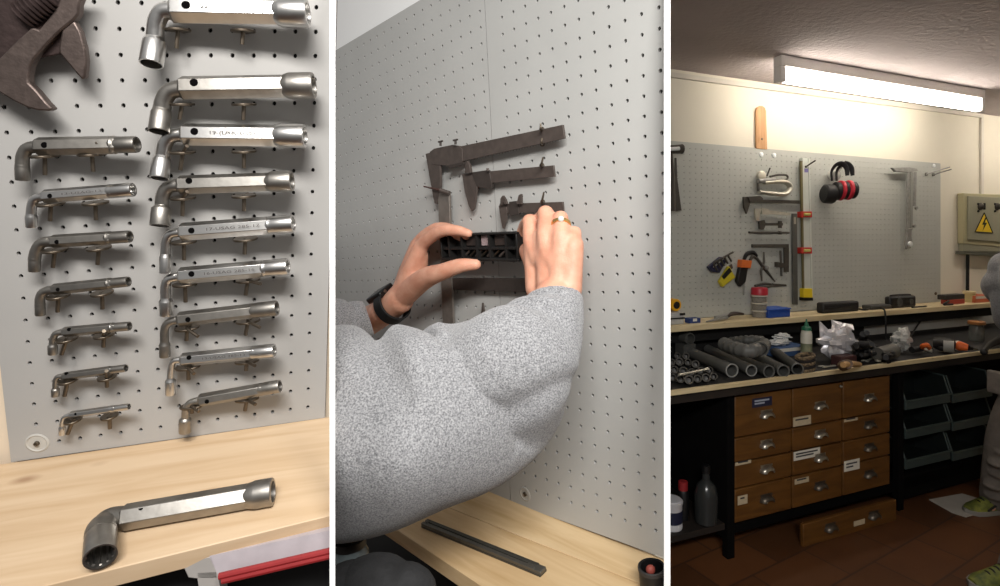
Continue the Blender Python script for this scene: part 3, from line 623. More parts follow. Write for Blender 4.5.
stn = [S(262, 430, .92, 98, .09), S(300, 432, .89, 102, .105), S(345, 431, .86, 106, .12), S(385, 426, .84, 100, .122), S(422, 418, .85, 92, .118), S(460, 406, .87, 86, .112),
       S(492, 386, .89, 78, .105), S(516, 363, yw-.07, 64, .095), S(536, 340, yw-.045, 48, .082), S(550, 320, yw-.022, 34, .072), S(556, 304, yw-.006, 28.5, .060), S(556.5, 296, yw, 26.5, .055)]
def bump(x, w): return math.exp(-(x/w)**2)
def fold(t, a):                     # a=0 up, pi/2 towards the viewer
    f = 0
    f -= .19*bump(t-.285-.04*math.sin(a), .030)*max(0, math.cos(a-.1))**1.0         # notch between the two upper humps
    f -= .25*bump(t-.425-.12*math.sin(a), .028)*max(0, math.cos(a-.75))**.6          # long crease running down the elbow
    f += .03*bump(t-.355, .04)*max(0, math.cos(a-.2))-.02*bump(t-.12, .08)*max(0, math.cos(a-.2))
    f -= .17*bump(a-1.02-.9*(t-.2), .30)*bump(t-.16, .17)
    f += .10*bump(a-1.55-.7*(t-.2), .35)*bump(t-.2, .2)
    f += .07*bump(t-.52-.10*math.sin(a), .05)*max(0, math.cos(a-.6))
    f -= .18*bump(t-.70-.07*math.sin(a*1.0), .022)*max(0, math.cos(a-.5))
    f -= .16*bump(t-.83-.04*math.sin(a), .020)*max(0, math.cos(a-.3))
    f += .07*bump(t-.78-.04*math.sin(a), .03)*max(0, math.cos(a-.6))
    f -= .12*bump(t-.60-.08*(a-1.6), .022)*max(0, math.cos(a-1.7))
    f += .025*math.sin(9*t+3*a)+.012*math.sin(23*t-4*a+1)
    return f
mb = MB(); sleeve(mb, stn, 80, fold)
cuff = [at(559, 300, .992), at(560.5, 292.5, 1.0)]
# left sleeve and shoulder of the garment
def f2(t, a): return .05*math.sin(16*t+2*a)+.03*math.sin(29*t-3*a)
st2 = [(lsh+V((.02, 0, 0)), .10, .10), (V((-.66, 1.10, 1.30)), .095, .095), S(318, 330, 1.20, 26, .075), S(345, 325, 1.24, 24, .062), S(363, 320, 1.26, 20, .050), S(369, 318, 1.265, 17, .041)]
sleeve(mb, st2, 48, f2)
limb(mb, [mid+V((0, 0, .88)), mid+V((0, 0, 1.15)), mid+V((0, 0, 1.36))], [.20, .185, .18], 24)
limb(mb, [rsh+V((.0, .03, -.06)), mid+V((0, 0, 1.42)), lsh], [.12, .125, .11], 20)
sh = part('sweatshirt', mb, FLEECE, per, recalc=False); remesh(sh, .0040, 2, .5)
part('jeans', (lambda m: [limb(m, [mid+sd_*(.09*s)+V((0, 0, .93)), mid+sd_*(.10*s)+fw*.02+V((0, 0, .5)), mid+sd_*(.10*s)+V((0, 0, .10))], [.12, .085, .075], 16) for s in (-1, 1)] and m)(MB()), mat('dark_denim', (44, 48, 60), .9), per, recalc=False)
HAIR = mat('brown_hair', (58, 42, 32), .7); hm = MB(); hm.ball(hc-fw*.012+V((0, 0, .022)), (.083, .095, .112), sd_, fw, V((0, 0, 1)), 20, 12); part('hair', hm, HAIR, per)
# watch on the left wrist
wt = MB(); wax = (P2(400, 299, .095)-P2(385, 311, .10)).normalized(); wc = P2(392.5, 305, .098); lift = V((0, 0, 1)); lift = (lift-wax*lift.dot(wax)).normalized(); wsd = wax.cross(lift)
ringp = [wc+lift*(.0395*math.cos(2*math.pi*q/40))+wsd*(.0375*math.sin(2*math.pi*q/40)) for q in range(40)]; vs = []; wdt = .015
for q in ringp:
    o = (q-wc).normalized(); vs += [q-wax*wdt, q+wax*wdt, q+wax*wdt+o*.005, q-wax*wdt+o*.005]
fs = []
for q in range(40):
    a, b_ = 4*q, 4*((q+1) % 40); fs += [(a+k, a+(k+1) % 4, b_+(k+1) % 4, b_+k) for k in range(4)]
stp = part('watch_strap', wt.add(vs, fs), mat('watch_rubber', (20, 20, 21), .6), per, 'black rubber watch strap on the left wrist', bev=.001)
wn = (lift*.93-wsd*.12).normalized(); 
if (wsd.y > 0): wn = (lift*.93+wsd*.25*(-1)).normalized()
top = P2(380, 293.5, .112); wx = (P2(391, 286, .10)-P2(368, 299, .105)).normalized(); wnn = (V((0, 0, 1))*.8+V((-.25, -.35, 0))); wnn = (wnn-wx*wnn.dot(wx)).normalized(); wy = wnn.cross(wx)
wb = part('watch_case', MB().box(top, wx, wy, wnn, .060, .048, .016), mat('watch_black', (14, 14, 15), .3), stp, 'black square watch case', bev=.004)
part('watch_button', MB().tube([top+wx*.027-wy*.006, top+wx*.031-wy*.006], .004, 12), mat('watch_metal', (150, 146, 140), .3, 1), stp)
# ring on the ring finger of the right hand
GOLD = mat('ring_gold', (216, 176, 110), .25, 1.0)
d = (pip['r']-mcp['r']).normalized(); c = mcp['r']+(pip['r']-mcp['r'])*.62; x, y = perp(d); rr = rad['r']*1.10; vs = []
for q in range(28):
    an = 2*math.pi*q/28; o = x*math.cos(an)+y*math.sin(an); vs += [c+o*rr-d*.0035, c+o*rr+d*.0035, c+o*(rr+.0022)+d*.003, c+o*(rr+.0022)-d*.003]
fs = [(4*q+k, 4*q+(k+1) % 4, 4*((q+1) % 28)+(k+1) % 4, 4*((q+1) % 28)+k) for q in range(28) for k in range(4)]
rg = part('ring', MB().add(vs, fs), GOLD, per, 'gold ring with a domed stone')
vd = (CAM-c).normalized(); vd = (vd-d*vd.dot(d)).normalized()
part('stone', MB().ball(c+vd*(rr+.001), .0055, seg=14, rings=10), mat('pale_stone', (216, 222, 214), .12), rg)
# ---- black tray held between the hands
OT = .045; tray = thing('parts_tray', 'long black plastic tray of small parts held level between both hands', 'tray', P2(485, 259, OT))
cs_ = [P2(446, 234, OT), P2(524, 231.5, OT), P2(524, 258.8, OT), P2(446, 259.6, OT)]
X = (cs_[1]-cs_[0]); Lx = X.length; X.normalize(); Y = (cs_[0]-cs_[3]); Ly = Y.length; Y = (Y-X*Y.dot(X)).normalized(); o = cs_[3]
TB = mat('tray_black', (22, 21, 20), .5); TBR = mat('tray_brown', (54, 44, 40), .5)
def tb(x0, x1, y0, y1, z0, z1): return MB().box(o+X*(Lx*(x0+x1)/2)+Y*(Ly*(y0+y1)/2)+N2*((z0+z1)/2), X, Y, N2, Lx*(x1-x0), Ly*(y1-y0), z1-z0)
part('back_plate', tb(0, 1, 0, 1, -.012, -.006), TB, tray)
for nm, a in (('rim', (0, 1, .93, 1, -.006, .014)), ('rim', (0, 1, 0, .10, -.006, .014)), ('rim', (0, .02, .1, .93, -.006, .014)), ('rim', (.98, 1, .1, .93, -.006, .014))): part(nm, tb(*a), TB, tray, bev=.001)
part('cross_rail', tb(.02, .98, .40, .50, -.006, .011), TB, tray, bev=.0008)
for x_ in (.12, .30, .50, .66, .86): part('divider_wall', tb(x_-.012, x_+.012, .1, .93, -.006, .012), TB, tray)
part('insert', tb(.53, .64, .54, .90, -.005, .004), mat('mauve_insert', (128, 104, 106), .6, rgb2=(176, 160, 160), scale=420), tray, 'pale mottled square insert')
part('insert', tb(.32, .48, .54, .90, -.005, .002), TBR, tray, 'brown insert'); part('insert', tb(.69, .84, .54, .90, -.005, .002), TBR, tray, 'brown insert')
for i in range(7):
    x_ = .33+i*.075; p = o+X*(Lx*x_)+Y*(Ly*.26)+N2*.002
    part('small_drill', MB().tube([p-X*.010-Y*.006, p+X*.012+Y*.007+N2*.003], [.0028, .0022], 8), HOOK if i % 2 else CALIP, tray)
LAMP = 18.5
# ================================================================== third bay: the workshop wall with bench, drawers and lamp
E3 = V((1315, 550, 0)).normalized(); N3 = V((E3.y, -E3.x, 0)); Z3 = V((0, 0, 1)); DW = 2.78
B3 = Plane(N3, -N3*DW)
def P3(u, v, d=0.0): return B3.P(u, v, d)
def R3(s, d, h): return E3*s + N3*(d-DW) + Z3*h
def H3(u, v, h):                       # pixel on the horizontal plane at height h
    r = ray(u, v); return CAM + r*((h-CAM.z)/r.z)
def sd3(p): return p.dot(E3), p.dot(N3)+DW
def S3(u, d): return sd3(P3(u, 240, d))[0]
def rect3(u0, v0, u1, v1, d): return [P3(u0, v0, d), P3(u1, v0, d), P3(u1, v1, d), P3(u0, v1, d)]
def sl3(pts, d, th): return MB().prism([P3(u, v, d) for u, v in pts], -N3*th)
def bx(s0, s1, d0, d1, h0, h1): return MB().box(R3((s0+s1)/2, (d0+d1)/2, (h0+h1)/2), E3, N3, Z3, s1-s0, d1-d0, h1-h0)
HB, HS, HC, DB = .884, 1.09, 2.615, .70
# ---- shell
PLASTER = mat('ceiling_plaster', (182, 172, 172), .95, var=.10, scale=2.2, bump=.8, bscale=34)
WALL3 = mat('warm_white_wall', (226, 220, 204), .9, var=.03, scale=3, bump=.12, bscale=10)
sL, sR = S3(667.5, 0), 7.6; sLw = sL-1.15
struct('wall_back', MB().prism([R3(sLw, 0, 0), R3(sR, 0, 0), R3(sR, 0, HC), R3(sLw, 0, HC)], -N3*.06), WALL3)
k = (667.5-PX)/F; yA = .93; sLw = sL-1.15
cL0 = R3(sLw, 0, 0); cL1 = R3(sLw, 1.6, 0)
struct('wall_partition', MB().prism([cL0, cL1, cL1+Z3*HC, cL0+Z3*HC], -E3*.04), WALL3)
c0 = V((k*yA+.01, yA+.02, 0)); cR = R3(sR, 0, 0); cF = R3(sR, 3.6, 0); cN = V((1.7, .75, 0))
foot = [cL0, cR, cF, cN, c0, V((-.55, 1.62, 0))]
struct('ceiling', MB().prism([p+Z3*HC for p in foot], Z3*.05), PLASTER)
struct('wall_right', MB().prism([cR, cF, cF+Z3*HC, cR+Z3*HC], E3*.05), WALL3)
fm = bpy.data.materials.new('terracotta_floor'); fm.use_nodes = True; nt = fm.node_tree; bs = nt.nodes['Principled BSDF']; bs.inputs['Roughness'].default_value = .42
tc = nt.nodes.new('ShaderNodeNewGeometry'); mp = nt.nodes.new('ShaderNodeMapping'); mp.inputs['Rotation'].default_value = (0, 0, -.55); nt.links.new(tc.outputs['Position'], mp.inputs[0])
br = nt.nodes.new('ShaderNodeTexBrick'); br.inputs['Scale'].default_value = 1; br.inputs['Brick Width'].default_value = .40; br.inputs['Row Height'].default_value = .24; br.inputs['Mortar Size'].default_value = .005
br.inputs['Color1'].default_value = (*lin((114, 74, 46)), 1); br.inputs['Color2'].default_value = (*lin((92, 60, 38)), 1); br.inputs['Mortar'].default_value = (*lin((74, 52, 40)), 1); nt.links.new(mp.outputs[0], br.inputs['Vector'])
no = nt.nodes.new('ShaderNodeTexNoise'); no.inputs['Scale'].default_value = 2.5; no.inputs['Detail'].default_value = 5; nt.links.new(mp.outputs[0], no.inputs['Vector'])
rr_ = nt.nodes.new('ShaderNodeValToRGB'); rr_.color_ramp.elements[0].color = (.55, .5, .48, 1); rr_.color_ramp.elements[1].color = (1.25, 1.2, 1.1, 1); nt.links.new(no.outputs['Fac'], rr_.inputs['Fac'])
mx = nt.nodes.new('ShaderNodeMix'); mx.data_type = 'RGBA'; mx.blend_type = 'MULTIPLY'; mx.inputs[0].default_value = 1; nt.links.new(br.outputs['Color'], mx.inputs[6]); nt.links.new(rr_.outputs[0], mx.inputs[7]); nt.links.new(mx.outputs[2], bs.inputs['Base Color'])
struct('wall_light_stop', MB().prism([cN, cF, cF+Z3*HC, cN+Z3*HC], V((.5, -1, 0)).normalized()*.05), WALL3)  # unseen wall added to keep outside light from spilling into the room
struct('floor', MB().prism([V((-2.2, -1.6, 0)), V((5.5, -1.6, 0)), cF+V((2, 0, 0)), cR+V((1, 1, 0)), V((-2.2, 5, 0))], V((0, 0, -.05))), fm)
# cable trunking under the ceiling and down to the fuse box
TR = mat('white_trunking', (214, 208, 196), .6)
q = [P3(668, 71.5, .02), P3(983.5, 114, .02), P3(983.5, 117.5, .02), P3(668, 76.5, .02)]
struct('trim_3', MB().prism(q, -N3*.02), TR); struct('trim_4', MB().prism([P3(981.5, 117, .018), P3(984, 117, .018), P3(984, 194, .018), P3(981.5, 194, .018)], -N3*.018), TR)
# ---- ceiling lamp
LW = mat('lamp_housing', (236, 232, 228), .5); TUBE = mat('lamp_glow', (255, 246, 226), .5, emit=((255, 245, 230), LAMP))
d1 = .46; sA, sB = S3(781.6, d1), S3(985.5, d1); lamp = thing('ceiling_lamp', 'long lit fluorescent strip lamp fixed to the ceiling above the bench', 'lamp', R3((sA+sB)/2, d1-.07, HC))
hb0, hb1 = HC-.145, HC-.062
part('housing', bx(sA, sB, d1-.06, d1, hb1, HC-.001), LW, lamp, bev=.004)
for a, b in ((sA, sA+.035), (sB-.03, sB)): part('end_cap', bx(a, b, d1-.058, d1-.002, hb0-.006, hb1), LW, lamp, bev=.004)
prof = [(-.056, hb1), (-.056, hb0+.025), (-.044, hb0), (-.025, hb0), (-.006, hb0+.025), (-.006, hb1)]
DIFF = MB().prism([R3(sA+.035, d1+a, h) for a, h in prof], E3*(sB-sA-.065)); part('diffuser', DIFF, TUBE, lamp, 'glowing white diffuser')
sA2, sB2 = sB+.55, sB+2.1  # out-of-view lamp added to brighten the wall at the right
fill_lamp = thing('ceiling_lamp', 'added unseen strip lamp further right along the ceiling, brightening the wall by the fuse box', 'lamp', R3((sA2+sB2)/2, d1+.2, HC))
part('housing', bx(sA2, sB2, d1+.11, d1+.2, hb1, HC-.001), LW, fill_lamp, bev=.004)
part('diffuser', MB().prism([R3(sA2+.035, d1+.2+a, h) for a, h in prof], E3*(sB2-sA2-.065)), TUBE, fill_lamp)
# ---- pegboard
hT, hBt = P3(804, 152.5).z, HS+.003; s1 = S3(938.3, 0); s0 = sLw+.6
ps, ph = .044, .0375
G3 = lambda c, r: R3(s0+ps*(c+1), .016, hT-ph*(r+1))
nC, nR = int((s1-s0)/ps-1.6), int((hT-hBt)/ph-1.6)
mb, bk = MB(), MB(); pegboard(mb, bk, G3, N3, -1, (s1-s0)/ps-1, -1, (hT-hBt)/ph-1, 0, nC, 0, nR, .085, .006, 8)
t = thing('pegboard', 'wide grey pegboard over the workbench carrying callipers, level and ear muffs', 'pegboard', R3((s0+s1)/2, .01, HS))
part('panel', mb, BOARD3, t, recalc=False); part('backing', bk, BACK, t)
BRT = mat('bright_screw', (236, 240, 240), .3, .2)
for u, v, r in ((761, 154.8, 2.7), (773.9, 155.5, 2.6), (933.7, 165.8, 2), (935.5, 293.5, 1.6)):
    p = P3(u, v, .016); part('screw', MB().lathe(p, N3, [(0, pxm(r, p)), (.006, pxm(r*.9, p)), (.009, pxm(r*.4, p))], 14), BRT if r > 1.8 else HOOK, t)
# wooden ruler standing above the board
WR_ = wood('ruler_wood', (206, 160, 112), (178, 128, 84), Z3, E3, N3, 4, 40, .6, False)
rp_ = [(756.6, 148.5), (756.4, 111), (757.3, 107.8), (759.6, 106), (762.6, 106), (765, 107.6), (766.2, 111), (767.4, 149.5)]
t = thing('wooden_ruler', 'narrow wooden batten with rounded top fixed on the wall above the pegboard', 'batten', P3(762, 150, .02))
part('batten', sl3(rp_, .02, .014), WR_, t, bev=.002); p = P3(762, 139, .02); part('screw', MB().lathe(p, N3, [(0, .007), (.003, .006)], 12), HOOK, t)
# ---- shelf plank + bench
PALE = wood('pale_pine', (226, 208, 168), (200, 178, 134), E3, N3, Z3, 1.6, 18, .6, True, 2.2)
sE = S3(1010, .2); sW00 = sLw+.1
solo('shelf_plank', bx(sW00, sE, .022, .22, HS-.034, HS), PALE, 'long pale pine shelf plank along the foot of the pegboard', 'shelf', bev=.002)
OAK = wood('dark_bench_wood', (40, 31, 25), (22, 18, 15), E3, N3, Z3, 1.6, 14, .7, False, 3.3)
MATB = mat('black_bench_mat', (22, 21, 21), .75, var=.25, scale=12)
bench = thing('workbench', 'long dark workbench with pale front edging under the shelf', 'workbench', R3(2.5, .4, 0))
sW0, sW1 = sLw+.1, 7.0; sa_p = S3(734, .64)
part('top', bx(sW0, sW1, .01, DB-.012, HB-.03, HB), MATB, bench); part('edging', bx(sW0, sW1, DB-.012, DB+.006, HB-.018, HB+.004), PALE, bench, 'pale wooden front edging', bev=.001)
part('apron', bx(sW0, sW1, DB-.07, DB-.02, HB-.066, HB-.03), OAK, bench)
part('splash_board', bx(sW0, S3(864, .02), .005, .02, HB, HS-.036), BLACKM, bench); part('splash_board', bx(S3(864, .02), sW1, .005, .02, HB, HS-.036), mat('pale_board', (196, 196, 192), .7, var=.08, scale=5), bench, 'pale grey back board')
part('shelf_rail', bx(sW0, sW1, .08, .11, HS-.12, HS-.035), BLACKM, bench)
DKW = mat('black_wood', (11, 10, 10), .9, var=.3, scale=9); DKW.node_tree.nodes['Principled BSDF'].inputs['Specular IOR Level'].default_value = .1
part('side_panel', bx(sa_p-.04, sa_p-.016, .05, .635, .09, HB-.05), DKW, bench)  # black sheet added over the chest side as the compartment's dark shade
for u in (728.5, 898): s = S3(u, .62); part('leg', bx(s-.022, s+.022, .60, .64, 0, HB-.05), DKW, bench, bev=.003)
part('leg', bx(6.6, 6.66, .56, .64, 0, HB-.05), DKW, bench); part('leg', bx(sW0+.02, sW0+.08, .1, .18, 0, HB-.05), DKW, bench)
part('back_panel', bx(sW0, sW1, .02, .04, .02, HB-.05), DKW, bench); part('bottom_shelf', bx(sW0, S3(728, .62), .05, .62, .14, .17), OAK, bench)
part('bottom_rail', bx(S3(733, .62), sW1, .50, .60, .095, .155), DKW, bench)
# ---- drawer chest: three columns of four
DRW = wood('drawer_wood', (110, 72, 30), (80, 50, 19), E3, N3, Z3, 2.0, 16, .45, False, 5.1); DRW2 = wood('drawer_carcass', (80, 50, 24), (56, 34, 16), E3, N3, Z3, 2.0, 16, .5, False, 6.1)
PULL = mat('nickel_pull', (176, 170, 158), .3, .9, var=.1, scale=60); PULLD = mat('dull_pull', (104, 96, 86), .4, .8)
PAPER = mat('paper_label', (196, 180, 150), .85, var=.08, scale=60); PAPW = mat('white_label', (222, 218, 206), .85); NAVY = mat('navy_label', (30, 34, 62), .6); INK = mat('label_ink', (60, 58, 60), .8); PINK = mat('pale_ink', (170, 176, 190), .7)
dC = .64; sa_, sb_, sc_, sd_4 = [S3(u, dC) for u in (734, 792, 842.5, 890.5)]; hC0, hC1 = .168, .80
ch = thing('drawer_chest', 'brown wooden chest of twelve drawers with cup pulls under the bench', 'chest of drawers', R3((sa_+sd_4)/2, dC-.2, hC0))
part('carcass', bx(sa_-.012, sd_4+.012, .06, dC-.024, hC0-.01, hC1+.01), DRW2, ch)
fr = [1, .67, .475, .27, 0]
def pull(parent, s, h, d, w, m):
    mb = MB(); n = 12; vs = []; fs = []
    for j in range(6):
        ph_ = math.pi/2*j/5
        for i in range(n+1):
            a = math.pi*i/n; vs.append(R3(s-w*math.cos(a)*(math.cos(ph_)*.55+.45), d+.030*math.sin(ph_), h-.008+.034*math.sin(a)*math.cos(ph_*.75)))
    for j in range(5):
        for i in range(n): fs.append((j*(n+1)+i, j*(n+1)+i+1, (j+1)*(n+1)+i+1, (j+1)*(n+1)+i))
    mb.add(vs, fs); mb.box(R3(s, d+.001, h+.022), E3, N3, Z3, w*1.7, .002, .012)
    part('cup_pull', mb, m, parent, 'metal cup pull')
for ci, (x0, x1) in enumerate(((sa_, sb_), (sb_, sc_), (sc_, sd_4))):
    for ri in range(4):
        h1, h0 = [hC0+(hC1-hC0)*fr[ri+k_] for k_ in (0, 1)]
        dr = part('drawer', bx(x0+.006, x1-.006, dC-.022, dC, h0+.004, h1-.004), DRW, ch, bev=.004)
        pull(dr, x0+(x1-x0)*.545, (h0+h1)/2-(.014 if ri == 0 else 0), dC, .046, PULLD if (ci == 2 and ri >= 1) or ri == 3 else PULL)
        lb = {(0, 0): (.30, .64, .66, .88, NAVY), (0, 2): (.02, .28, .90, 1.02, PAPER), (1, 0): (.02, .36, .03, .26, PAPER), (1, 2): (.03, .54, .62, .98, PAPW), (1, 3): (.05, .32, .74, .9, PAPER), (2, 1): (.03, .30, .86, .98, PAPER), (2, 3): (.03, .34, .78, 1.12, PAPW), (0, 3): (.06, .22, .52, .78, PAPER), (2, 0): None}.get((ci, ri))
        if lb:
            a, b, c_, e_, m = lb; hh = h1-h0; l = part('paper_label', bx(x0+(x1-x0)*a, x0+(x1-x0)*b, dC, dC+.0015, h0+hh*c_, h0+hh*e_), m, dr, 'stuck-on label')
            for ln in range(2 if m is not PAPER else 1):
                hq = h0+hh*(c_+(e_-c_)*(.62-.3*ln)); part('writing', bx(x0+(x1-x0)*(a+.04), x0+(x1-x0)*(b-.05-.08*ln), dC+.0015, dC+.002, hq, hq+.008), PINK if m is NAVY else INK, dr)
p = P3(841, 386.5, dC+.012); part('knob', MB().ball(p, .009, seg=12, rings=8), PULL, ch)
# low loose drawer on the floor
sF0, sF1 = S3(803, .70), S3(895, .70)
fd_ = thing('low_drawer', 'long low brown wooden drawer box on the floor below the chest', 'drawer', R3((sF0+sF1)/2, .6, 0))
part('box', bx(sF0+.02, sF1, .655, .685, .004, .112), DRW2, fd_); fr_ = part('front', bx(sF0-.004, sF1+.004, .685, .705, .002, .118), DRW, fd_, bev=.003)
for k_ in (.27, .74): pull(fr_, sF0+(sF1-sF0)*k_, .062, .705, .045, PULLD)
part('paper_label', bx(sF0+(sF1-sF0)*.52, sF0+(sF1-sF0)*.64, .705, .7065, .035, .062), PAPER, fr_)
# ---- bin rack
BIN_LIT = mat('bin_lit_lip', (66, 78, 76), .5); BIN_SHADED = mat('bin_shaded_green', (24, 30, 29), .5, var=.1, scale=30)  # one green plastic: lips coloured as lit, insides coloured as shaded
rack = [(( 904.5, 950), ((400.5, 394.5, 381), (429.5, 423.5, 411), (460, 453, 441))), ((951.5, 992), ((394, 389, 376), (422, 416.5, 404), (452, 446, 434)))]
sR0, sR1 = S3(902, .6), S3(1003, .6)
solo('bin_rail', bx(sR0, sR1, .10, .60, P3(930, 492, .6).z, P3(930, 470, .6).z), DKW, 'dark wooden rail below the lowest storage bins', 'rail')
for ci, ((u0, u1), rows) in enumerate(rack):
    for ri, (vl, vr, vt) in enumerate(rows):
        df = .62; a, b = S3(u0, df)+.004, S3(u1, df)-.004; hl = P3(u0, vl, df).z-.005; lo = hl-.052; hi = hl+.115; t_ = .008
        bn = thing('storage_bin', '%s open-front dark green storage bin of the %s column under the bench' % (('top', 'middle', 'bottom')[ri], ('left-hand', 'right-hand')[ci]), 'storage bin', R3((a+b)/2, .4, lo), 'green storage bins under the bench')
        part('base', bx(a, b, .40, df, lo, lo+t_), BIN_SHADED, bn); part('front_lip', bx(a, b, df-t_, df+.006, lo, hl), BIN_LIT, bn, bev=.003); part('back_wall', bx(a, b, .40, .408, lo, hi), BIN_SHADED, bn)
        for s in (a, b-t_):
            pts = [R3(s, df, lo), R3(s, df, hl), R3(s, df-.035, hi-.01), R3(s, .40, hi), R3(s, .40, lo)]; part('side_wall', MB().prism(pts, E3*t_), BIN_SHADED, bn); part('side_rim', MB().tube([p_+E3*(t_/2) for p_ in pts[1:4]], .0055, 8), BIN_LIT, bn)
        pts = [R3(a-.006, df+.006, hl), R3(b+.006, df+.006, hl)]; part('rim', MB().tube(pts, .0065, 8), mat('bin_lit_rim', (70, 82, 78), .45), bn)
# ---- things in the open compartment at left
JW = mat('white_enamel', (206, 206, 210), .4); JB = mat('navy_enamel', (34, 38, 62), .4)
c = R3(S3(671.5, .545), .545, .171); t = thing('paint_tin', 'white and navy paint tin at the front of the open compartment', 'tin', c)
r = .052
part('shell', MB().lathe(c, Z3, [(0, r), (.012, r*1.02), (.014, r), (.115, r), (.12, r*1.05), (.13, r*1.05), (.132, r*.9)], 30), JW, t); part('band', MB().lathe(c+Z3*.03, Z3, [(0, r*.99), (.001, r*1.012), (.06, r*1.012), (.061, r*.99)], 30), JB, t)
part('lid', MB().lathe(c+Z3*.132, Z3, [(0, r*.9), (.006, r*.88), (.007, r*.7)], 30), JW, t)
DGL = mat('dark_glass', (48, 50, 50), .2); RED = mat('red_plastic', (150, 40, 44), .45)
c = R3(min(S3(706, .58), sa_-.11), .58, .171); t = thing('flask', 'dark rounded flask standing beside the chest in the open compartment', 'flask', c)
part('body', MB().lathe(c, Z3, [(0, .045), (.01, .055), (.14, .058), (.19, .045), (.215, .02), (.25, .018), (.252, .014)], 24), DGL, t); part('cap', MB().lathe(c+Z3*.25, Z3, [(0, .021), (.035, .021), (.037, .018)], 20), BLACK, t)
c = R3(min(S3(688, .5), sa_-.2), .5, .171); t = thing('spray_can', 'slim dark can with a red cap beside the paint tin', 'can', c)
part('can', MB().lathe(c, Z3, [(0, .03), (.13, .03), (.145, .024)], 20), BLACK, t); part('cap', MB().lathe(c+Z3*.145, Z3, [(0, .024), (.04, .024), (.043, .02)], 20), RED, t)
c = R3(sa_-.30, .30, .171); t = thing('cloth_bundle', 'pale grey cloth bundle behind the paint tin', 'bundle', c); mb = MB()
for a, b, h, r in ((0, 0, .33, .05), (.05, .02, .36, .04), (-.04, .02, .35, .045)): mb.ball(c+E3*a+N3*b+Z3*h, r)
part('cloth', mb, mat('grey_rag', (120, 120, 118), .95), t); part('jar', MB().lathe(c, Z3, [(0, .05), (.27, .05), (.29, .045)], 20), DGL, t)
exec_b3 = True
# ---- tools on the board
def T3(name, lab, cat, u, v, d=.03, g=None): return thing(name, lab, cat, P3(u, v, d), g)
ST = mat('tool_steel', (150, 149, 145), .4, .4, var=.15, scale=40); STD = mat('tool_steel_dark', (84, 80, 74), .5, .5, var=.15, scale=40); STP = mat('pale_steel', (196, 192, 178), .4, .5, var=.12, scale=30); GREYP = mat('grey_paintwork', (138, 138, 132), .5)
t = T3('c_clamp', 'pale steel C-shaped clamp with a round knob, uppermost of the pegboard tools', 'clamp', 772, 194)
pth = smooth([P3(764, 182.5, .05), P3(776, 181.6, .05), P3(785, 182, .05), P3(790, 186.5, .05), P3(788, 192, .05), P3(782, 194.2, .05), P3(770, 193.2, .05), P3(759, 191.8, .05)], 7)
part('frame', MB().tube(pth, [.017, .019, .021, .022, .022, .021, .019, .016], 12, flat=.7), STP, t); p = P3(759.8, 176, .03)
part('knob', MB().lathe(p, N3, [(0, pxm(4.6, p)), (.004, pxm(4.9, p)), (.022, pxm(4.9, p)), (.026, pxm(4.2, p)), (.030, pxm(1.5, p))], 24), mat('knob_ivory', (214, 208, 192), .35, .2), t)
part('sleeve', MB().tube([P3(758, 181, .05), P3(774, 180, .05)], [.016, .016], 14), ST, t)
part('handle_loop', MB().tube(smooth([P3(770, 176.6, .05), P3(778, 174.8, .05), P3(786, 175, .05), P3(787.6, 178, .05), P3(784, 180, .05), P3(774, 180, .05)], 5), .007, 10), STD, t)
part('spindle', MB().tube([P3(758, 183, .05), P3(758.4, 191, .05)], .008, 10), STD, t); part('lever', MB().tube([P3(770, 168, .06), P3(767, 176, .05)], .005, 8), STD, t)
t = T3('caliper', 'largest dark caliper on the workshop pegboard, lying level below the C-shaped clamp', 'caliper', 772, 204)
part('beam', sl3([(748, 199.2), (800, 200.4), (800, 203.8), (748, 202)], .045, .012), STD, t); part('jaw', sl3([(744, 196.8), (751, 197.2), (749.8, 205), (747, 213.6), (744.4, 207)], .05, .014), STD, t)
part('slider', sl3([(748, 196.6), (760, 195.8), (763, 198), (763, 202.6), (750, 202)], .055, .02), STD, t)
t = T3('caliper', 'pale bright vernier caliper under the large dark one on the workshop pegboard', 'caliper', 772, 216)
part('beam', sl3([(758, 209), (790.5, 213), (790.4, 215.4), (758, 213.2)], .045, .01), STP, t); part('jaw', sl3([(755, 208.6), (762, 208.8), (760, 214), (758.6, 221), (756, 220)], .05, .012), STP, t)
part('slider', sl3([(762, 208), (769, 209), (769, 214.6), (762, 214)], .054, .016), STP, t)
t = T3('caliper', 'short dark caliper with a blunt block, below the pale vernier caliper', 'caliper', 772, 227)
part('beam', sl3([(762, 223), (783, 223), (783, 225.6), (762, 225.6)], .045, .01), STD, t); part('jaw', sl3([(759.6, 221.4), (764.6, 220), (766, 224), (764, 229.4), (760.4, 229)], .05, .016), STD, t); part('stop', sl3([(779.4, 221), (782, 221), (782, 228), (779.4, 228)], .05, .012), STD, t)
t = T3('steel_rod', 'thin dark horizontal rod on the pegboard beneath the short caliper', 'rod', 769, 234)
part('rod', MB().tube([P3(749, 232.4, .04), P3(789, 232.6, .04)], .0075, 10), STD, t); part('collar', MB().tube([P3(778.6, 232.6, .04), P3(780.6, 232.6, .04)], .012, 10), STD, t)
t = T3('steel_square', 'dark L-shaped steel square hanging with its corner up at right', 'square', 780, 268)
part('arm', sl3([(752.6, 244.2), (789, 244), (789, 247.8), (752.6, 247.6)], .04, .014), STD, t, bev=.002); part('blade', sl3([(784.2, 247.8), (789, 247.8), (789, 272), (784.6, 272)], .036, .008), STD, t)
t = T3('dividers', 'crossed dark dividers hanging inside the L-shaped square', 'dividers', 768, 282)
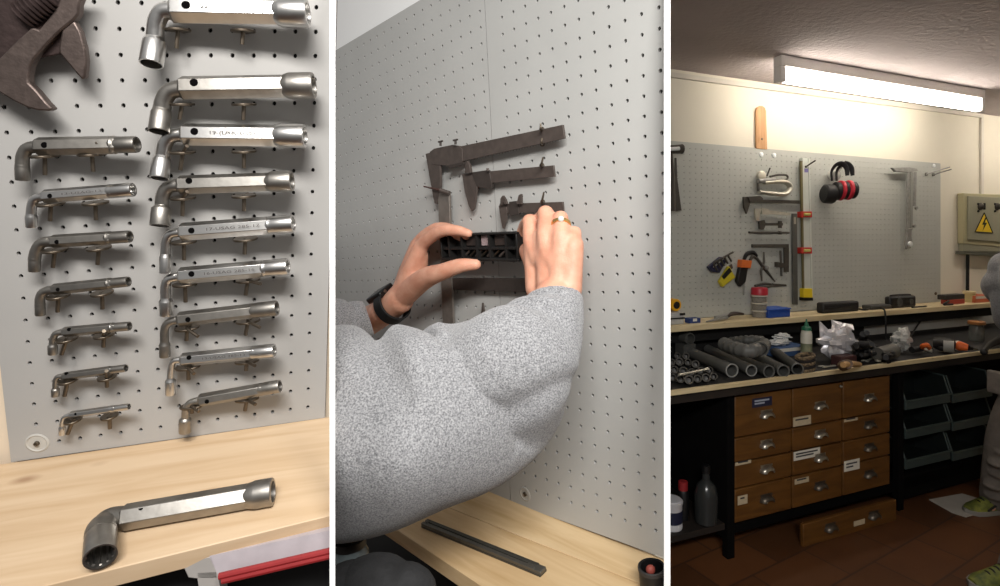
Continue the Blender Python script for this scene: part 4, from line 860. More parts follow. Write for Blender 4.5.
part('leg', MB().tube([P3(756.6, 258, .04), P3(764, 268, .04), P3(775, 281.5, .04)], [.009, .012, .004], 8), STD, t); part('leg', MB().tube([P3(763.8, 252, .04), P3(764, 262, .04), P3(761, 271, .04), P3(762, 281, .04)], [.005, .009, .009, .004], 8), STD, t); part('pivot', MB().lathe(P3(764, 267.5, .03), N3, [(0, .015), (.03, .015), (.034, .01)], 14), ST, t)
t = T3('marking_gauge', 'small upright dark gauge right of the crossed dividers', 'gauge', 781, 276)
part('stem', MB().tube([P3(780.4, 250.5, .04), P3(781.6, 276, .04)], .0075, 8), STD, t); part('stock', sl3([(778, 262), (785, 263.4), (785, 268), (778, 267)], .06, .03), STD, t)
t = T3('pliers', 'dark pliers lying level at the bottom of the tool group above the jar stack', 'pliers', 770, 287)
part('handle', MB().tube(smooth([P3(755, 285.8, .04), P3(765, 283.6, .04), P3(774, 285, .04)], 5), .008, 8), STD, t); part('handle', MB().tube(smooth([P3(756, 288, .045), P3(765, 287.2, .045), P3(774, 285.4, .045)], 5), .008, 8), STD, t); part('jaws', sl3([(773, 283.4), (786, 284.4), (787, 286.2), (773, 287)], .05, .016), STD, t)
t = T3('steel_ruler', 'long grey steel ruler hanging upright left of the spirit level', 'ruler', 795, 304)
part('blade', sl3([(792.4, 213.5), (797, 213.7), (798, 304.6), (793, 304.3)], .036, .008), mat('ruler_grey', (112, 112, 108), .4, .6, var=.06, scale=20), t); part('hang_tag', sl3([(794, 217), (796, 217), (796, 224), (794, 224)], .0375, .001), STP, t)
# spirit level
t = T3('spirit_level', 'tall pale spirit level hung upright, red vial frames and a yellow foot', 'spirit level', 807, 300)
LV = mat('level_pale', (204, 208, 200), .35, .1, var=.06, scale=12); LVD = mat('level_olive', (104, 96, 62), .5); VR = mat('level_red', (190, 52, 42), .45); YEL = mat('level_yellow', (226, 198, 36), .45)
part('rail', sl3([(800.4, 161), (802.6, 160.6), (804.6, 298), (803, 298)], .046, .008), LVD, t); part('web', sl3([(802.6, 158), (808.6, 158.2), (811.8, 298), (804.6, 298)], .046, .026), LV, t)
part('rail', sl3([(808.4, 158.2), (810, 158.4), (813, 298), (811.6, 298)], .05, .03), LV, t)
for v0, v1 in ((211.4, 217.4), (247.4, 253.6)):
    f_ = part('vial_frame', sl3([(801.4, v0), (812, v0), (812.3, v1), (801.6, v1)], .056, .036), VR, t, 'red vial frame', bev=.002); p0, p1 = P3(804, (v0+v1)/2, .058), P3(809.6, (v0+v1)/2, .058)
    part('vial', MB().tube([p0, p1], pxm(1.5, p0), 10), mat('vial_glass', (206, 204, 120), .15), f_)
part('foot', sl3([(803.6, 288.5), (812.4, 288.5), (812.8, 297.6), (803.8, 297.6)], .054, .034), YEL, t, 'yellow end sleeve', bev=.002); part('end_cap', sl3([(803.2, 297.6), (813, 297.6), (813.2, 300.6), (803.4, 300.6)], .054, .034), BLACK, t)
part('sticker', sl3([(804.4, 168.5), (808.4, 168.6), (808.6, 172.4), (804.6, 172.3)], .0475, .0012), mat('lilac_sticker', (126, 118, 170), .6), t)
t = T3('peg_hook', 'long peg hook sticking out at the top of the spirit level', 'hook', 806, 167); part('rod', MB().tube([P3(806, 166.6, .01), P3(806.4, 166.4, .05), P3(815.6, 160.4, .10)], .005, 8), STD, t); part('peg', MB().ball(P3(806, 166.6, .05), .008, seg=10, rings=8), STD, t)
# ear muffs
MR = mat('muff_red', (196, 46, 62), .45); MBK = mat('muff_black', (24, 24, 26), .5, var=.15, scale=20); VIS = mat('clear_visor', (205, 205, 200), .2, alpha=.7)
t = T3('ear_defenders', 'black and red ear defenders with two headbands hung at the middle of the pegboard', 'ear defenders', 840, 200)
axm = (E3*.90+N3*.35-Z3*.05).normalized()
def cup(u, v, d, L, r, m, nm, lab=None, par=t):
    o = P3(u, v, d); return part(nm, MB().lathe(o, axm, [(0, r*.8), (L*.12, r*.97), (L*.3, r), (L*.8, r), (L*.93, r*.93), (L, r*.74)], 24), m, par, lab)
cup(823.4, 193.6, .08, .075, .066, MBK, 'ear_cup'); cup(833.6, 190.8, .11, .062, .062, MBK, 'ear_cup')
cup(839, 190.4, .13, .022, .068, MR, 'cup_ring', 'red cup ring'); cup(842, 190.2, .14, .04, .062, MBK, 'ear_cup'); cup(846.5, 190, .16, .024, .067, MR, 'cup_ring', 'red cup ring'); cup(850, 190, .17, .034, .058, MBK, 'ear_cup')
for off_, mm in ((0, MBK), (5.2, MBK)):
    pth = smooth([P3(832+off_*.9, 181, .10), P3(831.6+off_, 171.5, .10), P3(836+off_, 165, .12), P3(842+off_, 163.6, .13), P3(846.5+off_*.95, 168, .14), P3(847.4+off_, 175.6, .14)], 6)
    part('headband', MB().tube(pth, [.011, .012, .016, .016, .016, .012], 10, flat=.35, up=N3), mm, t)
o = P3(834, 175, .06); part('clear_dome', MB().ball(o, (.055, .035, .04), E3, N3, Z3, 18, 12), VIS, t, 'clear plastic dome')
t = T3('peg_hook', 'dark peg hook carrying the ear defenders', 'hook', 846, 165); part('rod', MB().tube([P3(841, 168, .01), P3(842, 166, .12), P3(846, 161, .15)], .005, 8), STD, t); part('peg', MB().ball(P3(842, 166, .1), .007, seg=10, rings=8), STD, t)
# bar clamp
t = T3('bar_clamp', 'long steel bar clamp hanging near the right end of the pegboard', 'clamp', 911, 249)
part('head_bar', sl3([(892.4, 167.6), (910, 167.2), (917, 168.4), (918.5, 170.6), (910, 172.4), (896, 171.6)], .07, .02), ST, t, bev=.003)
for a, b, m in ((907.4, 910.2, ST), (911, 913.6, GREYP), (914.4, 917, ST)): part('bar', sl3([(a, 172), (b, 172), (b-.8, 230 if a < 914 else 206), (a-.8, 230 if a < 914 else 206)], .066, .006), m, t, bev=.002)
part('foot', sl3([(906.6, 229), (912.4, 228), (911.8, 236), (913, 243), (911, 248.5), (906.6, 249.4), (905.6, 244), (907.4, 236)], .07, .012), ST, t, bev=.004)
p = P3(909.4, 244, .07); part('pad', MB().lathe(p, N3, [(0, .02), (.012, .02), (.014, .012)], 16), BRT, t); p = P3(915.4, 208, .08); part('screw', MB().lathe(p, N3, [(0, .012), (.014, .012)], 10), ST, t); p = P3(913.5, 226, .08); part('screw', MB().lathe(p, N3, [(0, .012), (.014, .012)], 10), ST, t)
for a, b, lab in (((925.6, 174.2), (950, 167), 'lower-left of the two long empty peg hooks by the top right corner of the pegboard'), ((932.6, 174.8), (951.5, 169.2), 'right-hand of the two long empty peg hooks by the top right corner of the pegboard')):
    t = T3('peg_hook', lab, 'hook', *a, g='long empty peg hooks'); part('rod', MB().tube([P3(*a, .01), P3(a[0]+.6, a[1], .04), P3(*b, .16)], .0045, 8), ST, t); part('foot', MB().lathe(P3(*a, .014), N3, [(0, .012), (.012, .012)], 10), STD, t)
# hammers at the far left
t = T3('hammer', 'dark hammer with a bright steel head at the left edge of the pegboard', 'hammer', 676, 211)
part('head', MB().tube([P3(666, 150, .08), P3(680, 149, .08), P3(682, 149, .08)], [.026, .027, .030], 14), STD, t, bev=.002); part('face', MB().tube([P3(667, 149.4, .10), P3(679, 148.6, .10)], .012, 10), BRT, t, 'bright polished flank')
part('handle', MB().tube([P3(671.5, 153, .07), P3(673, 175, .07), P3(673.5, 211, .07)], [.012, .014, .020], 12, flat=.7), mat('dark_handle', (84, 76, 68), .6, var=.15, scale=20), t)
t = T3('file', 'dark tapered file hanging just right of the hammer handle', 'file', 679, 211)
part('blade', sl3([(674.6, 176), (677, 176), (681.6, 210.5), (676.4, 211.2)], .06, .014), STD, t); part('tang', MB().tube([P3(675.5, 158, .05), P3(675.9, 177, .053)], [.007, .010], 8), STD, t)
# knives and grips at lower middle
NV = mat('knife_navy', (36, 38, 66), .45); YLW = mat('knife_yellow', (196, 180, 40), .45)
t = T3('hex_key_set', 'navy fan of hex keys hanging left of the yellow knife', 'hex key set', 718, 270)
part('holder', sl3([(709, 267), (722, 256.6), (727, 261), (720, 273), (713, 272)], .06, .03), NV, t, bev=.004)
for i in range(5):
    u, v = 711+i*3.6, 264-i*2.2; part('key', MB().tube(smooth([P3(u+6, v+6, .07), P3(u+3, v, .075), P3(u+5.6+i*.5, v-3, .075)], 4), .0065, 8), STD, t)
for i in range(3): part('bright_stripe', sl3([(713+i*3.4, 266.6-i*3), (718+i*3.4, 263.2-i*3), (718.6+i*3.4, 264.2-i*3), (713.6+i*3.4, 267.6-i*3)], .0625, .002), STP, t)
t = T3('utility_knife', 'yellow cased knife tilted beside the navy hex keys', 'knife', 728, 286)
part('case', sl3([(729.5, 266), (735.8, 277.5), (723, 287), (720, 281.5)], .06, .026), YLW, t, bev=.004); part('slot', sl3([(729.4, 267.6), (732, 271.4), (724, 279.5), (722, 276.5)], .062, .004), BLACK, t); part('blade', sl3([(729.5, 266), (732, 264), (733, 268), (731, 269.5)], .055, .01), STD, t)
t = T3('pipe_wrench', 'black grip with an orange collar hanging left of the dividers', 'wrench', 743, 292)
part('grip', sl3([(740.6, 267), (748.6, 267.6), (746, 282), (741, 287), (737.6, 281.5)], .06, .03), BLACK, t, bev=.005); part('collar', sl3([(742, 259.6), (752.4, 260.6), (751, 268.2), (741.4, 267.6)], .066, .04), mat('collar_orange', (214, 108, 44), .5), t, 'orange collar', bev=.003)
part('head', MB().tube(smooth([P3(744, 259.6, .05), P3(747, 254, .05), P3(753, 252.4, .05), P3(757, 256, .05)], 5), [.011, .014, .013, .009], 10), BLACK, t); part('jaw', MB().tube(smooth([P3(750, 260, .05), P3(753, 256.6, .05), P3(757, 259, .05)], 5), [.010, .012, .008], 10), STD, t); part('tail', MB().tube([P3(744, 282, .05), P3(743.6, 295, .05)], [.008, .006], 8), GREYP, t)
# ---- fuse box on the wall
FB = mat('fuse_box_grey', (148, 146, 126), .5, var=.05, scale=8); FBD = mat('fuse_box_edge', (176, 170, 136), .5)
t = T3('fuse_box', 'grey electrical cabinet with a yellow warning triangle on the right wall', 'electrical cabinet', 984, 250)
part('body', sl3([(963.4, 193), (1012, 195), (1012, 248), (963.4, 243.6)], .05, .045), FBD, t, bev=.004); dr = part('door', sl3([(968.4, 196), (1012, 198), (1012, 243), (968.4, 239.6)], .062, .012), FB, t, bev=.003)
part('base', sl3([(962.8, 251), (1012, 253.5), (1012, 257.5), (962.8, 254)], .06, .055), mat('fuse_base', (92, 92, 80), .6), t); part('lower_panel', sl3([(964, 243.6), (1012, 247), (1012, 252), (964, 251)], .045, .04), FB, t)
WY = mat('warning_yellow', (232, 196, 36), .5); WK = mat('warning_black', (24, 22, 18), .5)
tri_ = part('warning_sign', sl3([(975.2, 231.6), (992.8, 233), (984.2, 212.8)], .065, .003), WY, dr, 'yellow high-voltage warning triangle')
part('lightning_bolt', sl3([(985.4, 217.6), (982.2, 224.6), (984.4, 224.8), (982.6, 231), (987.2, 222.8), (984.8, 222.6), (986.6, 217.8)], .0665, .0012), WK, dr)
for a, b in (((975.2, 231.6), (992.8, 233)), ((992.8, 233), (984.2, 212.8)), ((984.2, 212.8), (975.2, 231.6))): part('sign_border', MB().tube([P3(*a, .0655), P3(*b, .0655)], .004, 6), WK, dr)
for u in (980, 996.8):
    p = P3(u, 206.6, .062); kb = part('switch_knob', MB().lathe(p, N3, [(0, .030), (.008, .030), (.01, .024), (.03, .020), (.034, .014)], 20), STD, dr); part('pointer', MB().box(p+N3*.032, E3, N3, Z3, .010, .012, .05), BLACK, dr)
    for dv in (-2.6, 4.6): p = P3(u-2, 206.6+dv, .062); part('lamp', MB().lathe(p, N3, [(0, .010), (.008, .008)], 12), BLACK, dr)
solo('wall_cable', MB().tube([P3(967.8, 253, .02), P3(967.6, 275, .02), P3(967.4, 300.5, .02)], .012, 10), BLACK, 'black cable running down the wall from the fuse box', 'cable')
# ---- things on the shelf
def onS(u, d): return R3(S3(u, d), d, HS+.0006)
def sbox(u0, u1, v0, d, dep, h0=HS+.0006):
    a, b = S3(u0, d), S3(u1, d); return bx(a, b, d-dep, d, h0, P3((u0+u1)/2, v0, d).z)
t = thing('metal_case', 'grey metal case with dark bands at the left end of the shelf', 'case', onS(677, .12)); a, b = S3(662, .18), S3(684, .18); hh = P3(676, 312.6, .18).z
part('body', bx(a, b, .06, .18, HS+.0006, hh), mat('case_grey', (176, 176, 174), .4, 0.0), t, bev=.004); part('band', bx(a-.002, b+.002, .058, .184, HS+(hh-HS)*.46, HS+(hh-HS)*.58), BLACK, t); part('latch', bx(b-.03, b+.004, .15, .186, HS+(hh-HS)*.75, HS+(hh-HS)*.95), BLACK, t)
c = P3(674, 307, .12); t = thing('tape_measure', 'yellow tape measure on top of the grey metal case', 'tape measure', R3(*sd3(c), hh)); r = .036
part('shell', MB().lathe(c-N3*.025-Z3*(c.z-hh-r-.001), N3, [(0, r*.9), (.005, r), (.045, r), (.05, r*.9)], 24), mat('tape_yellow', (232, 170, 30), .4), t); part('label', MB().lathe(c+N3*.025-Z3*(c.z-hh-r-.001), N3, [(0, r*.6), (.002, r*.6)], 20), BLACK, t)
t = thing('screw_box', 'tiny blue box lying between the grey metal case and the putty knife', 'box', onS(695, .16)); part('carton', sbox(690, 700.6, 318.4, .18, .05), mat('navy_card', (44, 66, 120), .6), t, bev=.001)
a, b = S3(693, .18), S3(697, .18); part('paper_label', bx(a, b, .18, .181, HS+.012, HS+.028), PAPW, t)
t = thing('putty_knife', 'grey-bladed knife with dark handle lying on the shelf left of the jar stack', 'knife', onS(720, .14)); z = HS+.012
part('blade', MB().prism([R3(S3(706, .2), .2, z-.008), R3(S3(716, .16), .16, z), R3(S3(729, .12), .12, z), R3(S3(728, .17), .17, z)], Z3*.008), ST, t); part('handle', MB().tube(smooth([R3(S3(727, .14), .14, z+.012), R3(S3(734, .13), .13, z+.022), R3(S3(742.4, .11), .11, z+.012)], 5), [.013, .020, .014], 12, flat=.6), mat('brown_handle', (54, 42, 36), .5), t); part('pocket_blade', MB().tube([R3(S3(715, .15), .15, z+.008), R3(S3(729, .13), .13, z+.014)], [.01, .014], 10), GREYP, t)
c = R3(S3(759.4, .13), .13, HS+.001); jr = pxm(7.6, c); jh = (P3(759, 287.6, .13).z-HS)
t = thing('stacking_jars', 'stack of clear ring jars with a red lid on the shelf', 'jar stack', c)
CJ = mat('clear_jar', (190, 184, 172), .2, alpha=.4); CN = mat('jar_contents', (116, 106, 94), .7, rgb2=(70, 66, 60), scale=60)
for i in range(3):
    o = c+Z3*(jh*.25*i); part('jar', MB().lathe(o, Z3, [(0, jr*.88), (.003, jr*.93), (jh*.2, jr*.93), (jh*.205, jr), (jh*.25, jr), (jh*.252, jr*.9)], 28), CJ, t); part('ring', MB().lathe(o+Z3*(jh*.195), Z3, [(0, jr*.96), (.002, jr*1.03), (jh*.05, jr*1.03), (jh*.052, jr*.96)], 28), mat('jar_ring', (200, 194, 182), .35), t); part('contents', MB().lathe(o+Z3*.006, Z3, [(0, jr*.85), (jh*.13, jr*.85), (jh*.135, jr*.5)], 24), CN, t)
part('lid', MB().lathe(c+Z3*jh*.75, Z3, [(0, jr*.98), (jh*.02, jr*1.06), (jh*.2, jr*1.06), (jh*.245, jr*.98), (jh*.25, jr*.8)], 28), mat('lid_red', (178, 36, 54), .4), t, 'red lid')
t = thing('blue_box', 'flat blue plastic box beside the red-lidded jar stack', 'box', onS(779, .14)); part('tray', sbox(768.6, 790.4, 310, .19, .12), mat('box_blue', (32, 72, 158), .45), t, bev=.004); a, b = S3(768, .19), S3(791, .19); hq = P3(779, 310, .19).z; part('lid', bx(a, b, .065, .195, hq+.0005, hq+.009), mat('lid_blue', (44, 88, 178), .45), t, bev=.004)
t = thing('black_case', 'long black zip case lying on the shelf under the level', 'case', onS(841, .12)); a, b = S3(823.6, .17), S3(859.6, .17); hq = P3(841, 302, .17).z
part('shell', bx(a, b, .11, .17, HS+.0006, hq), mat('case_black', (30, 30, 31), .6), t, bev=.012); part('zip', bx(a+.01, b-.01, .168, .1725, HS+(hq-HS)*.5, HS+(hq-HS)*.56), BLACK, t)
cbp = smooth([R3(S3(u, d), d, HS+.008) for u, d in ((858, .12), (866, .17), (873, .10), (880, .15), (884, .21))]+[R3(S3(885.5, .235), .235, HS-.04), R3(S3(886, .24), .24, HB+.012)], 6)
solo('power_cable', MB().tube(cbp, .006, 8), BLACK, 'black cable leaving the zip case and hanging over the shelf edge', 'cable')
t = thing('charger', 'flat dark grey charger on the shelf right of the black zip case', 'charger', onS(880, .15)); a, b = S3(872, .16), S3(892, .16)
part('body', bx(a, b, .08, .16, HS+.0006, HS+.03), mat('charger_grey', (66, 66, 64), .5), t, bev=.008); part('plug', bx(b-.03, b+.02, .09, .13, HS+.004, HS+.022), BLACK, t, bev=.003)
t = thing('radio', 'black portable radio with a round grey speaker on the shelf', 'radio', onS(904, .12)); a, b = S3(890.6, .16), S3(916.6, .16); hq = P3(904, 295, .16).z
part('body', bx(a, b, .11, .16, HS+.0006, hq-.008), BLACK, t, bev=.014); part('handle', MB().tube(smooth([R3(a+.03, .135, hq-.012), R3(a+.05, .135, hq-.001), R3(b-.05, .135, hq-.001), R3(b-.03, .135, hq-.012)], 4), .006, 8), BLACK, t)
for k_, r in ((.34, .030), (.78, .022)): p = R3(a+(b-a)*k_, .16, HS+(hq-HS)*.45); part('speaker', MB().lathe(p, N3, [(0, r), (.003, r), (.004, r*.8), (.001, r*.3)], 20), mat('speaker_grey', (70, 72, 70), .5), t)
t = thing('pen', 'thin black pen lying in front of the radio', 'pen', onS(920, .2)); part('barrel', MB().tube([R3(S3(912, .2), .2, HS+.006), R3(S3(926, .19), .19, HS+.006)], .0055, 8), BLACK, t); part('tip', MB().tube([R3(S3(926, .19), .19, HS+.006), R3(S3(927.5, .19), .19, HS+.006)], [.004, .001], 8), STD, t)
t = thing('drill_case', 'red plastic case with a black lid on the right of the shelf', 'case', onS(954, .12)); a, b = S3(945.6, .17), S3(965, .17); hq = P3(955, 294.6, .17).z
part('base', bx(a+.04, b, .11, .17, HS+.0006, HS+(hq-HS)*.5), mat('case_red', (178, 62, 46), .5), t, bev=.004); part('lid', bx(a, b, .11, .17, HS+(hq-HS)*.5, hq), mat('case_dark', (50, 46, 44), .5), t, bev=.004); part('handle', MB().tube(smooth([R3(a+.02, .18, HS+.03), R3(a-.03, .19, HS+.02), R3(a-.05, .19, HS+.008), R3(a+.03, .20, HS+.008)], 5), .008, 8), BLACK, t)
t = thing('cream_tub', 'cream plastic tub between the red case and the orange box', 'tub', onS(969, .12)); c = R3(S3(969.4, .12), .12, HS+.001); part('tub', MB().lathe(c, Z3, [(0, .035), (.07, .04), (.072, .036)], 20), mat('cream_plastic', (206, 190, 140), .5), t); part('lid', MB().lathe(c+Z3*.072, Z3, [(0, .043), (.012, .043), (.014, .038)], 20), mat('cream_plastic2', (220, 206, 164), .5), t)
t = thing('orange_box', 'orange and white carton at the right end of the shelf', 'box', onS(982, .12)); a, b = S3(975, .17), S3(992, .17); hq = P3(982, 295.5, .17).z; part('carton', bx(a, b, .06, .17, HS+.0006, hq), mat('carton_orange', (206, 108, 72), .6), t, bev=.002); part('flap', bx(a+.01, b-.01, .17, .172, HS+.03, HS+.05), PAPW, t)
# ---- things on the bench
def onB(u, v, h=0.0): return H3(u, v, HB+h)
GP = mat('pipe_grey', (98, 98, 95), .5, var=.06, scale=14); GPI = mat('pipe_inner', (150, 150, 146), .5); GPD = mat('pipe_grey_dark', (76, 76, 73), .55, var=.08, scale=14)
PIPES = [((684, 350), (732, 370.5), 6.6, 'thickest leftmost of the grey pipes on the bench'), ((708, 349), (751.5, 370.5), 5.6, 'second grey pipe from the left on the bench'), ((733, 357), (769, 371.6), 6.0, 'middle one of the five grey pipes on the bench'),
         ((758, 357), (783.5, 371), 6.0, 'fourth grey pipe from the left, its end under the ribbed hose'), ((773, 350), (797.5, 369), 5.6, 'rightmost grey pipe, beside the white bottle')]
for i, (a, b, r, lab) in enumerate(PIPES):
    e = onB(*b, .045); r_ = pxm(r, e); e = onB(b[0], b[1], r_+.001); s = onB(a[0], a[1], r_+.001); d = (e-s).normalized(); L = (e-s).length
    t = thing('pipe', lab, 'pipe', (s+e)/2-Z3*r_, 'grey plastic pipes lying on the bench')
    part('tube', MB().lathe(s, d, [(0, r_*.9), (0, r_*.97), (L*.82, r_*.97), (L*.83, r_*1.04), (L, r_*1.04), (L, r_*.86), (L*.4, r_*.84), (L*.39, .001)], 26, closed=True), (GP, GP, GPD, GP, GPD)[i], t)
    part('lip', MB().lathe(e-d*.006, d, [(0, r_*1.02), (.001, r_*1.07), (.008, r_*1.07), (.009, r_*.95), (.004, r_*.85)], 26, closed=True), GPI if i < 2 else GP, t)
def ribbed(pts, r, n):
    c = smooth(pts, 10); m = len(c); rr = [r*(1+.07*(1 if (k*n//m) % 2 == 0 else -1)) for k in range(m)]; return MB().tube(c, rr, 20)
t = thing('ribbed_hose', 'bent grey ribbed hose lying over the grey pipes', 'hose', onB(748, 356, .08))
part('bend', ribbed([onB(724, 344, .13), onB(735, 348, .13), onB(747, 351, .13), onB(758, 349, .135), onB(765, 344, .14)], .034, 18), GP, t)
part('bend', ribbed([onB(762, 341, .16), onB(752, 340, .17), onB(740, 340.6, .16), onB(730, 342, .14)], .024, 14), GPD, t)
e = P3(755.5, 353, .52); part('cuff', MB().lathe(onB(764.5, 344, .15), (onB(755.5, 357, .12)-onB(764.5, 344, .15)), [(0, .028), (.01, .033), (.075, .033), (.085, .037), (.085, .031), (.03, .029), (.028, .001)], 24, closed=True), GP, t)
c = P3(688.6, 338.5, .16); t = thing('flange_ring', 'dark round pipe end standing upright at the back left of the bench', 'pipe fitting', R3(*sd3(c), HB))
r = pxm(6, c); part('ring', MB().lathe(c-N3*.05, N3, [(0, r*.95), (.05, r*.95), (.05, r), (.065, r), (.066, r*.82), (.01, r*.8), (.009, .001)], 28, closed=True), GPD, t); part('foot', bx(sd3(c)[0]-r*1.2, sd3(c)[0]+r*1.2, .09, .17, HB+.001, c.z-r*.93), GPD, t)
# sockets heaped at the left
SK_ = mat('socket_black', (36, 34, 32), .4, .6, var=.15, scale=30)
spots = [(672, 377.5), (680, 379), (688.5, 380), (697, 379), (705.5, 378), (713, 376.5), (674, 370), (683, 371.5), (691.5, 372.5), (700.5, 371.5), (709, 370.5), (671, 362.5), (679, 362), (687.5, 362.5), (695, 364.5), (677, 356), (685.5, 356.5)]
dv = (N3*.75-E3*.45+Z3*.28).normalized()
for i, (u, v) in enumerate(spots):
    r = .0165+.004*((i*7) % 5)/4; c = onB(u, v, r+.004); row = ('front', 'middle', 'back')[0 if i < 6 else 1 if i < 11 else 2]
    j = i if i < 6 else i-6 if i < 11 else i-11
    t = thing('socket', '%s black socket from the left in the %s row of the heap' % (('first', 'second', 'third', 'fourth', 'fifth', 'sixth')[j], row), 'socket', c-Z3*r, 'black sockets heaped at the left of the bench')
    part('barrel', MB().lathe(c-dv*.045, dv, [(0, r*.8), (.004, r*.9), (.03, r*.9), (.036, r), (.068, r), (.07, r*.95), (.07, r*.72), (.03, r*.68), (.029, .001)], 18, closed=True), SK_, t); part('mouth_ring', MB().lathe(c+dv*.023, dv, [(0, r*.96), (.001, r*1.03), (.003, r*1.03), (.0035, r*.9), (.002, r*.74)], 18, closed=True), STD, t)
t = thing('extension_bar', 'bright chrome extension bar lying across the black sockets', 'bar', onB(690, 372, .05)); part('bar', MB().tube([onB(679, 375, .065), onB(705, 369.5, .06)], .0055, 10), STP, t); part('drive', MB().tube([onB(704.6, 369.6, .06), onB(708, 368.8, .06)], .008, 4), STP, t)
# parts box with plastic bags
t = thing('parts_box', 'blue and white carton topped with clear bags behind the right pipes', 'box', onB(784, 356)); sa4, dd = sd3(onB(777, 357)); h0 = HB+.001
part('carton', bx(sa4-.02, sa4+.22, dd-.12, dd+.02, h0, h0+.055), mat('carton_blue', (58, 86, 128), .6), t, bev=.002); part('band', bx(sa4-.021, sa4+.221, dd+.02, dd+.022, h0+.03, h0+.05), PAPW, t)
BAG = mat('clear_bag', (206, 208, 208), .18, bump=.6, bscale=30, var=.15, scale=20)
def bag(pts, r, seed_):
    rnd = random.Random(seed_); mb = MB()
    o = len(mb.v); mb.ball(V((0, 0, 0)), 1, seg=22, rings=16)
    for i, p in enumerate(mb.v):
        f = 1+.22*math.sin(p.x*7+seed_)*math.sin(p.y*6+1)*1+.16*math.sin(p.z*9+p.x*5+seed_)+rnd.uniform(-.09, .09); mb.v[i] = pts+E3*(p.x*r[0]*f)+N3*(p.y*r[1]*f)+Z3*(p.z*r[2]*f)
    return mb
p = R3(sa4+.07, dd-.05, h0+.074); part('plastic_bag', bag(p, (.08, .04, .016), 3), BAG, t, 'crumpled clear plastic bag', ang=12); part('plastic_bag', bag(p+E3*.05-N3*.03+Z3*.022, (.055, .035, .02), 5), BAG, t, 'crumpled clear plastic bag', ang=12)
# bottle
c = onB(806.4, 361); t = thing('glue_bottle', 'upright white bottle with green cone nozzle, behind the coiled rope', 'bottle', c); r = pxm(5.3, c); hb_ = pxm(31, c)
part('body', MB().lathe(c+Z3*.001, Z3, [(0, r*.94), (.006, r), (hb_*.86, r), (hb_*.96, r*.88), (hb_, r*.55)], 26), mat('bottle_white', (214, 210, 196), .45), t); part('nozzle', MB().lathe(c+Z3*hb_, Z3, [(0, r*.9), (pxm(3, c), r*.82), (pxm(4, c), r*.45), (pxm(9, c), r*.16), (pxm(11, c), r*.12)], 20), mat('nozzle_green', (28, 104, 74), .45), t, 'green cone nozzle')
part('label_band', MB().lathe(c+Z3*(hb_*.30), Z3, [(0, r*1.0), (.0005, r*1.012), (hb_*.28, r*1.012), (hb_*.281, r)], 26), mat('bottle_label', (150, 150, 120), .6, rgb2=(86, 98, 74), scale=18), t)
# coil of twisted rope
ROPE = mat('rope_tan', (150, 128, 98), .9, rgb2=(40, 34, 30), scale=90)
c = onB(805, 371); t = thing('rope_coil', 'small coil of tan and black twisted rope in front of the bottle', 'rope', c)
for i in range(5):
    o = c+Z3*(.0115+.0165*i)+E3*(.004*(i % 2)); x = (E3*.96+N3*.15+Z3*.24).normalized(); y = N3
    part('turn', MB().tube([o+x*(.040*math.cos(a*math.pi/12))+y*(.036*math.sin(a*math.pi/12)) for a in range(25)], .0105, 10), ROPE if i % 2 == 0 else mat('rope_dark', (36, 31, 28), .9), t)
# foil bag
FOIL = mat('foil', (226, 224, 228), .25, .35, var=.1, scale=30, bump=.5, bscale=26)
c = onB(838, 362); t = thing('foil_bag', 'crumpled silver foil bag standing open on the bench', 'bag', c)
mb = bag(c+Z3*.112, (.11, .065, .082), 11); part('bag', mb, FOIL, t, ang=8)
for (u0, v0), (u1, v1), (u2, v2), nm in (((820, 341), (819, 321), (828, 330), 'flap'), ((832, 327), (831, 320), (841, 322.5), 'flap'), ((841, 328), (842, 323), (852, 325), 'flap')):
    a, b, d_ = [P3(u, v, .50) for u, v in ((u0, v0), (u1, v1), (u2, v2))]; f_ = a+(d_-b)*.8+N3*.03; part(nm, MB().prism([a, b, d_, f_], N3*.004+Z3*.002), FOIL, t, 'stiff foil flap')
# brush and small steel things
t = thing('hand_brush', 'maroon block with a pale wooden handle in front of the foil bag', 'brush', onB(850, 366)); sa4, dd = sd3(onB(845, 369)); part('block', bx(sa4, sa4+.12, dd-.09, dd-.02, HB+.001, HB+.06), mat('maroon', (62, 32, 32), .6), t, bev=.006); part('handle', MB().tube(smooth([onB(843, 365, .10), onB(850, 364, .09), onB(859.5, 364.5, .03)], 5), [.014, .016, .013], 12), mat('handle_wood', (178, 140, 92), .6), t); part('ferrule', MB().tube([onB(843, 366, .06), onB(848, 364, .10)], [.026, .022], 12), mat('brown_ferrule', (98, 74, 52), .6), t)
def spanner(lab, a, b, h=.006, sc=1.0, m=STP):
    p, q = onB(*a, h), onB(*b, h); d = (q-p).normalized(); y = Z3.cross(d); t = thing('spanner', lab, 'spanner', (p+q)/2-Z3*h)
    part('shank', MB().tube([p, q], .0065*sc, 8, flat=.7), m, t); part('open_end', MB().prism([p+y*.016*sc+d*.006, p+y*.018*sc-d*.024*sc, p+y*.009*sc-d*.024*sc, p+y*.007*sc-d*.008, p-y*.007*sc-d*.008, p-y*.009*sc-d*.024*sc, p-y*.018*sc-d*.024*sc, p-y*.016*sc+d*.006], Z3*.006), m, t)
    part('ring_end', MB().lathe(q-Z3*.004, Z3, [(0, .009*sc), (0, .016*sc), (.008, .016*sc), (.008, .009*sc)], 16, closed=True), m, t); return t
spanner('small bright spanner lying in front of the foil bag', (824, 367), (840, 365))
spanner('small spanner lying crosswise left of the dark hose, right of the brush', (866, 361), (876, 356.5)); spanner('second small spanner crossing the first beside the dark cables', (868, 355.5), (878, 360.5), .014)
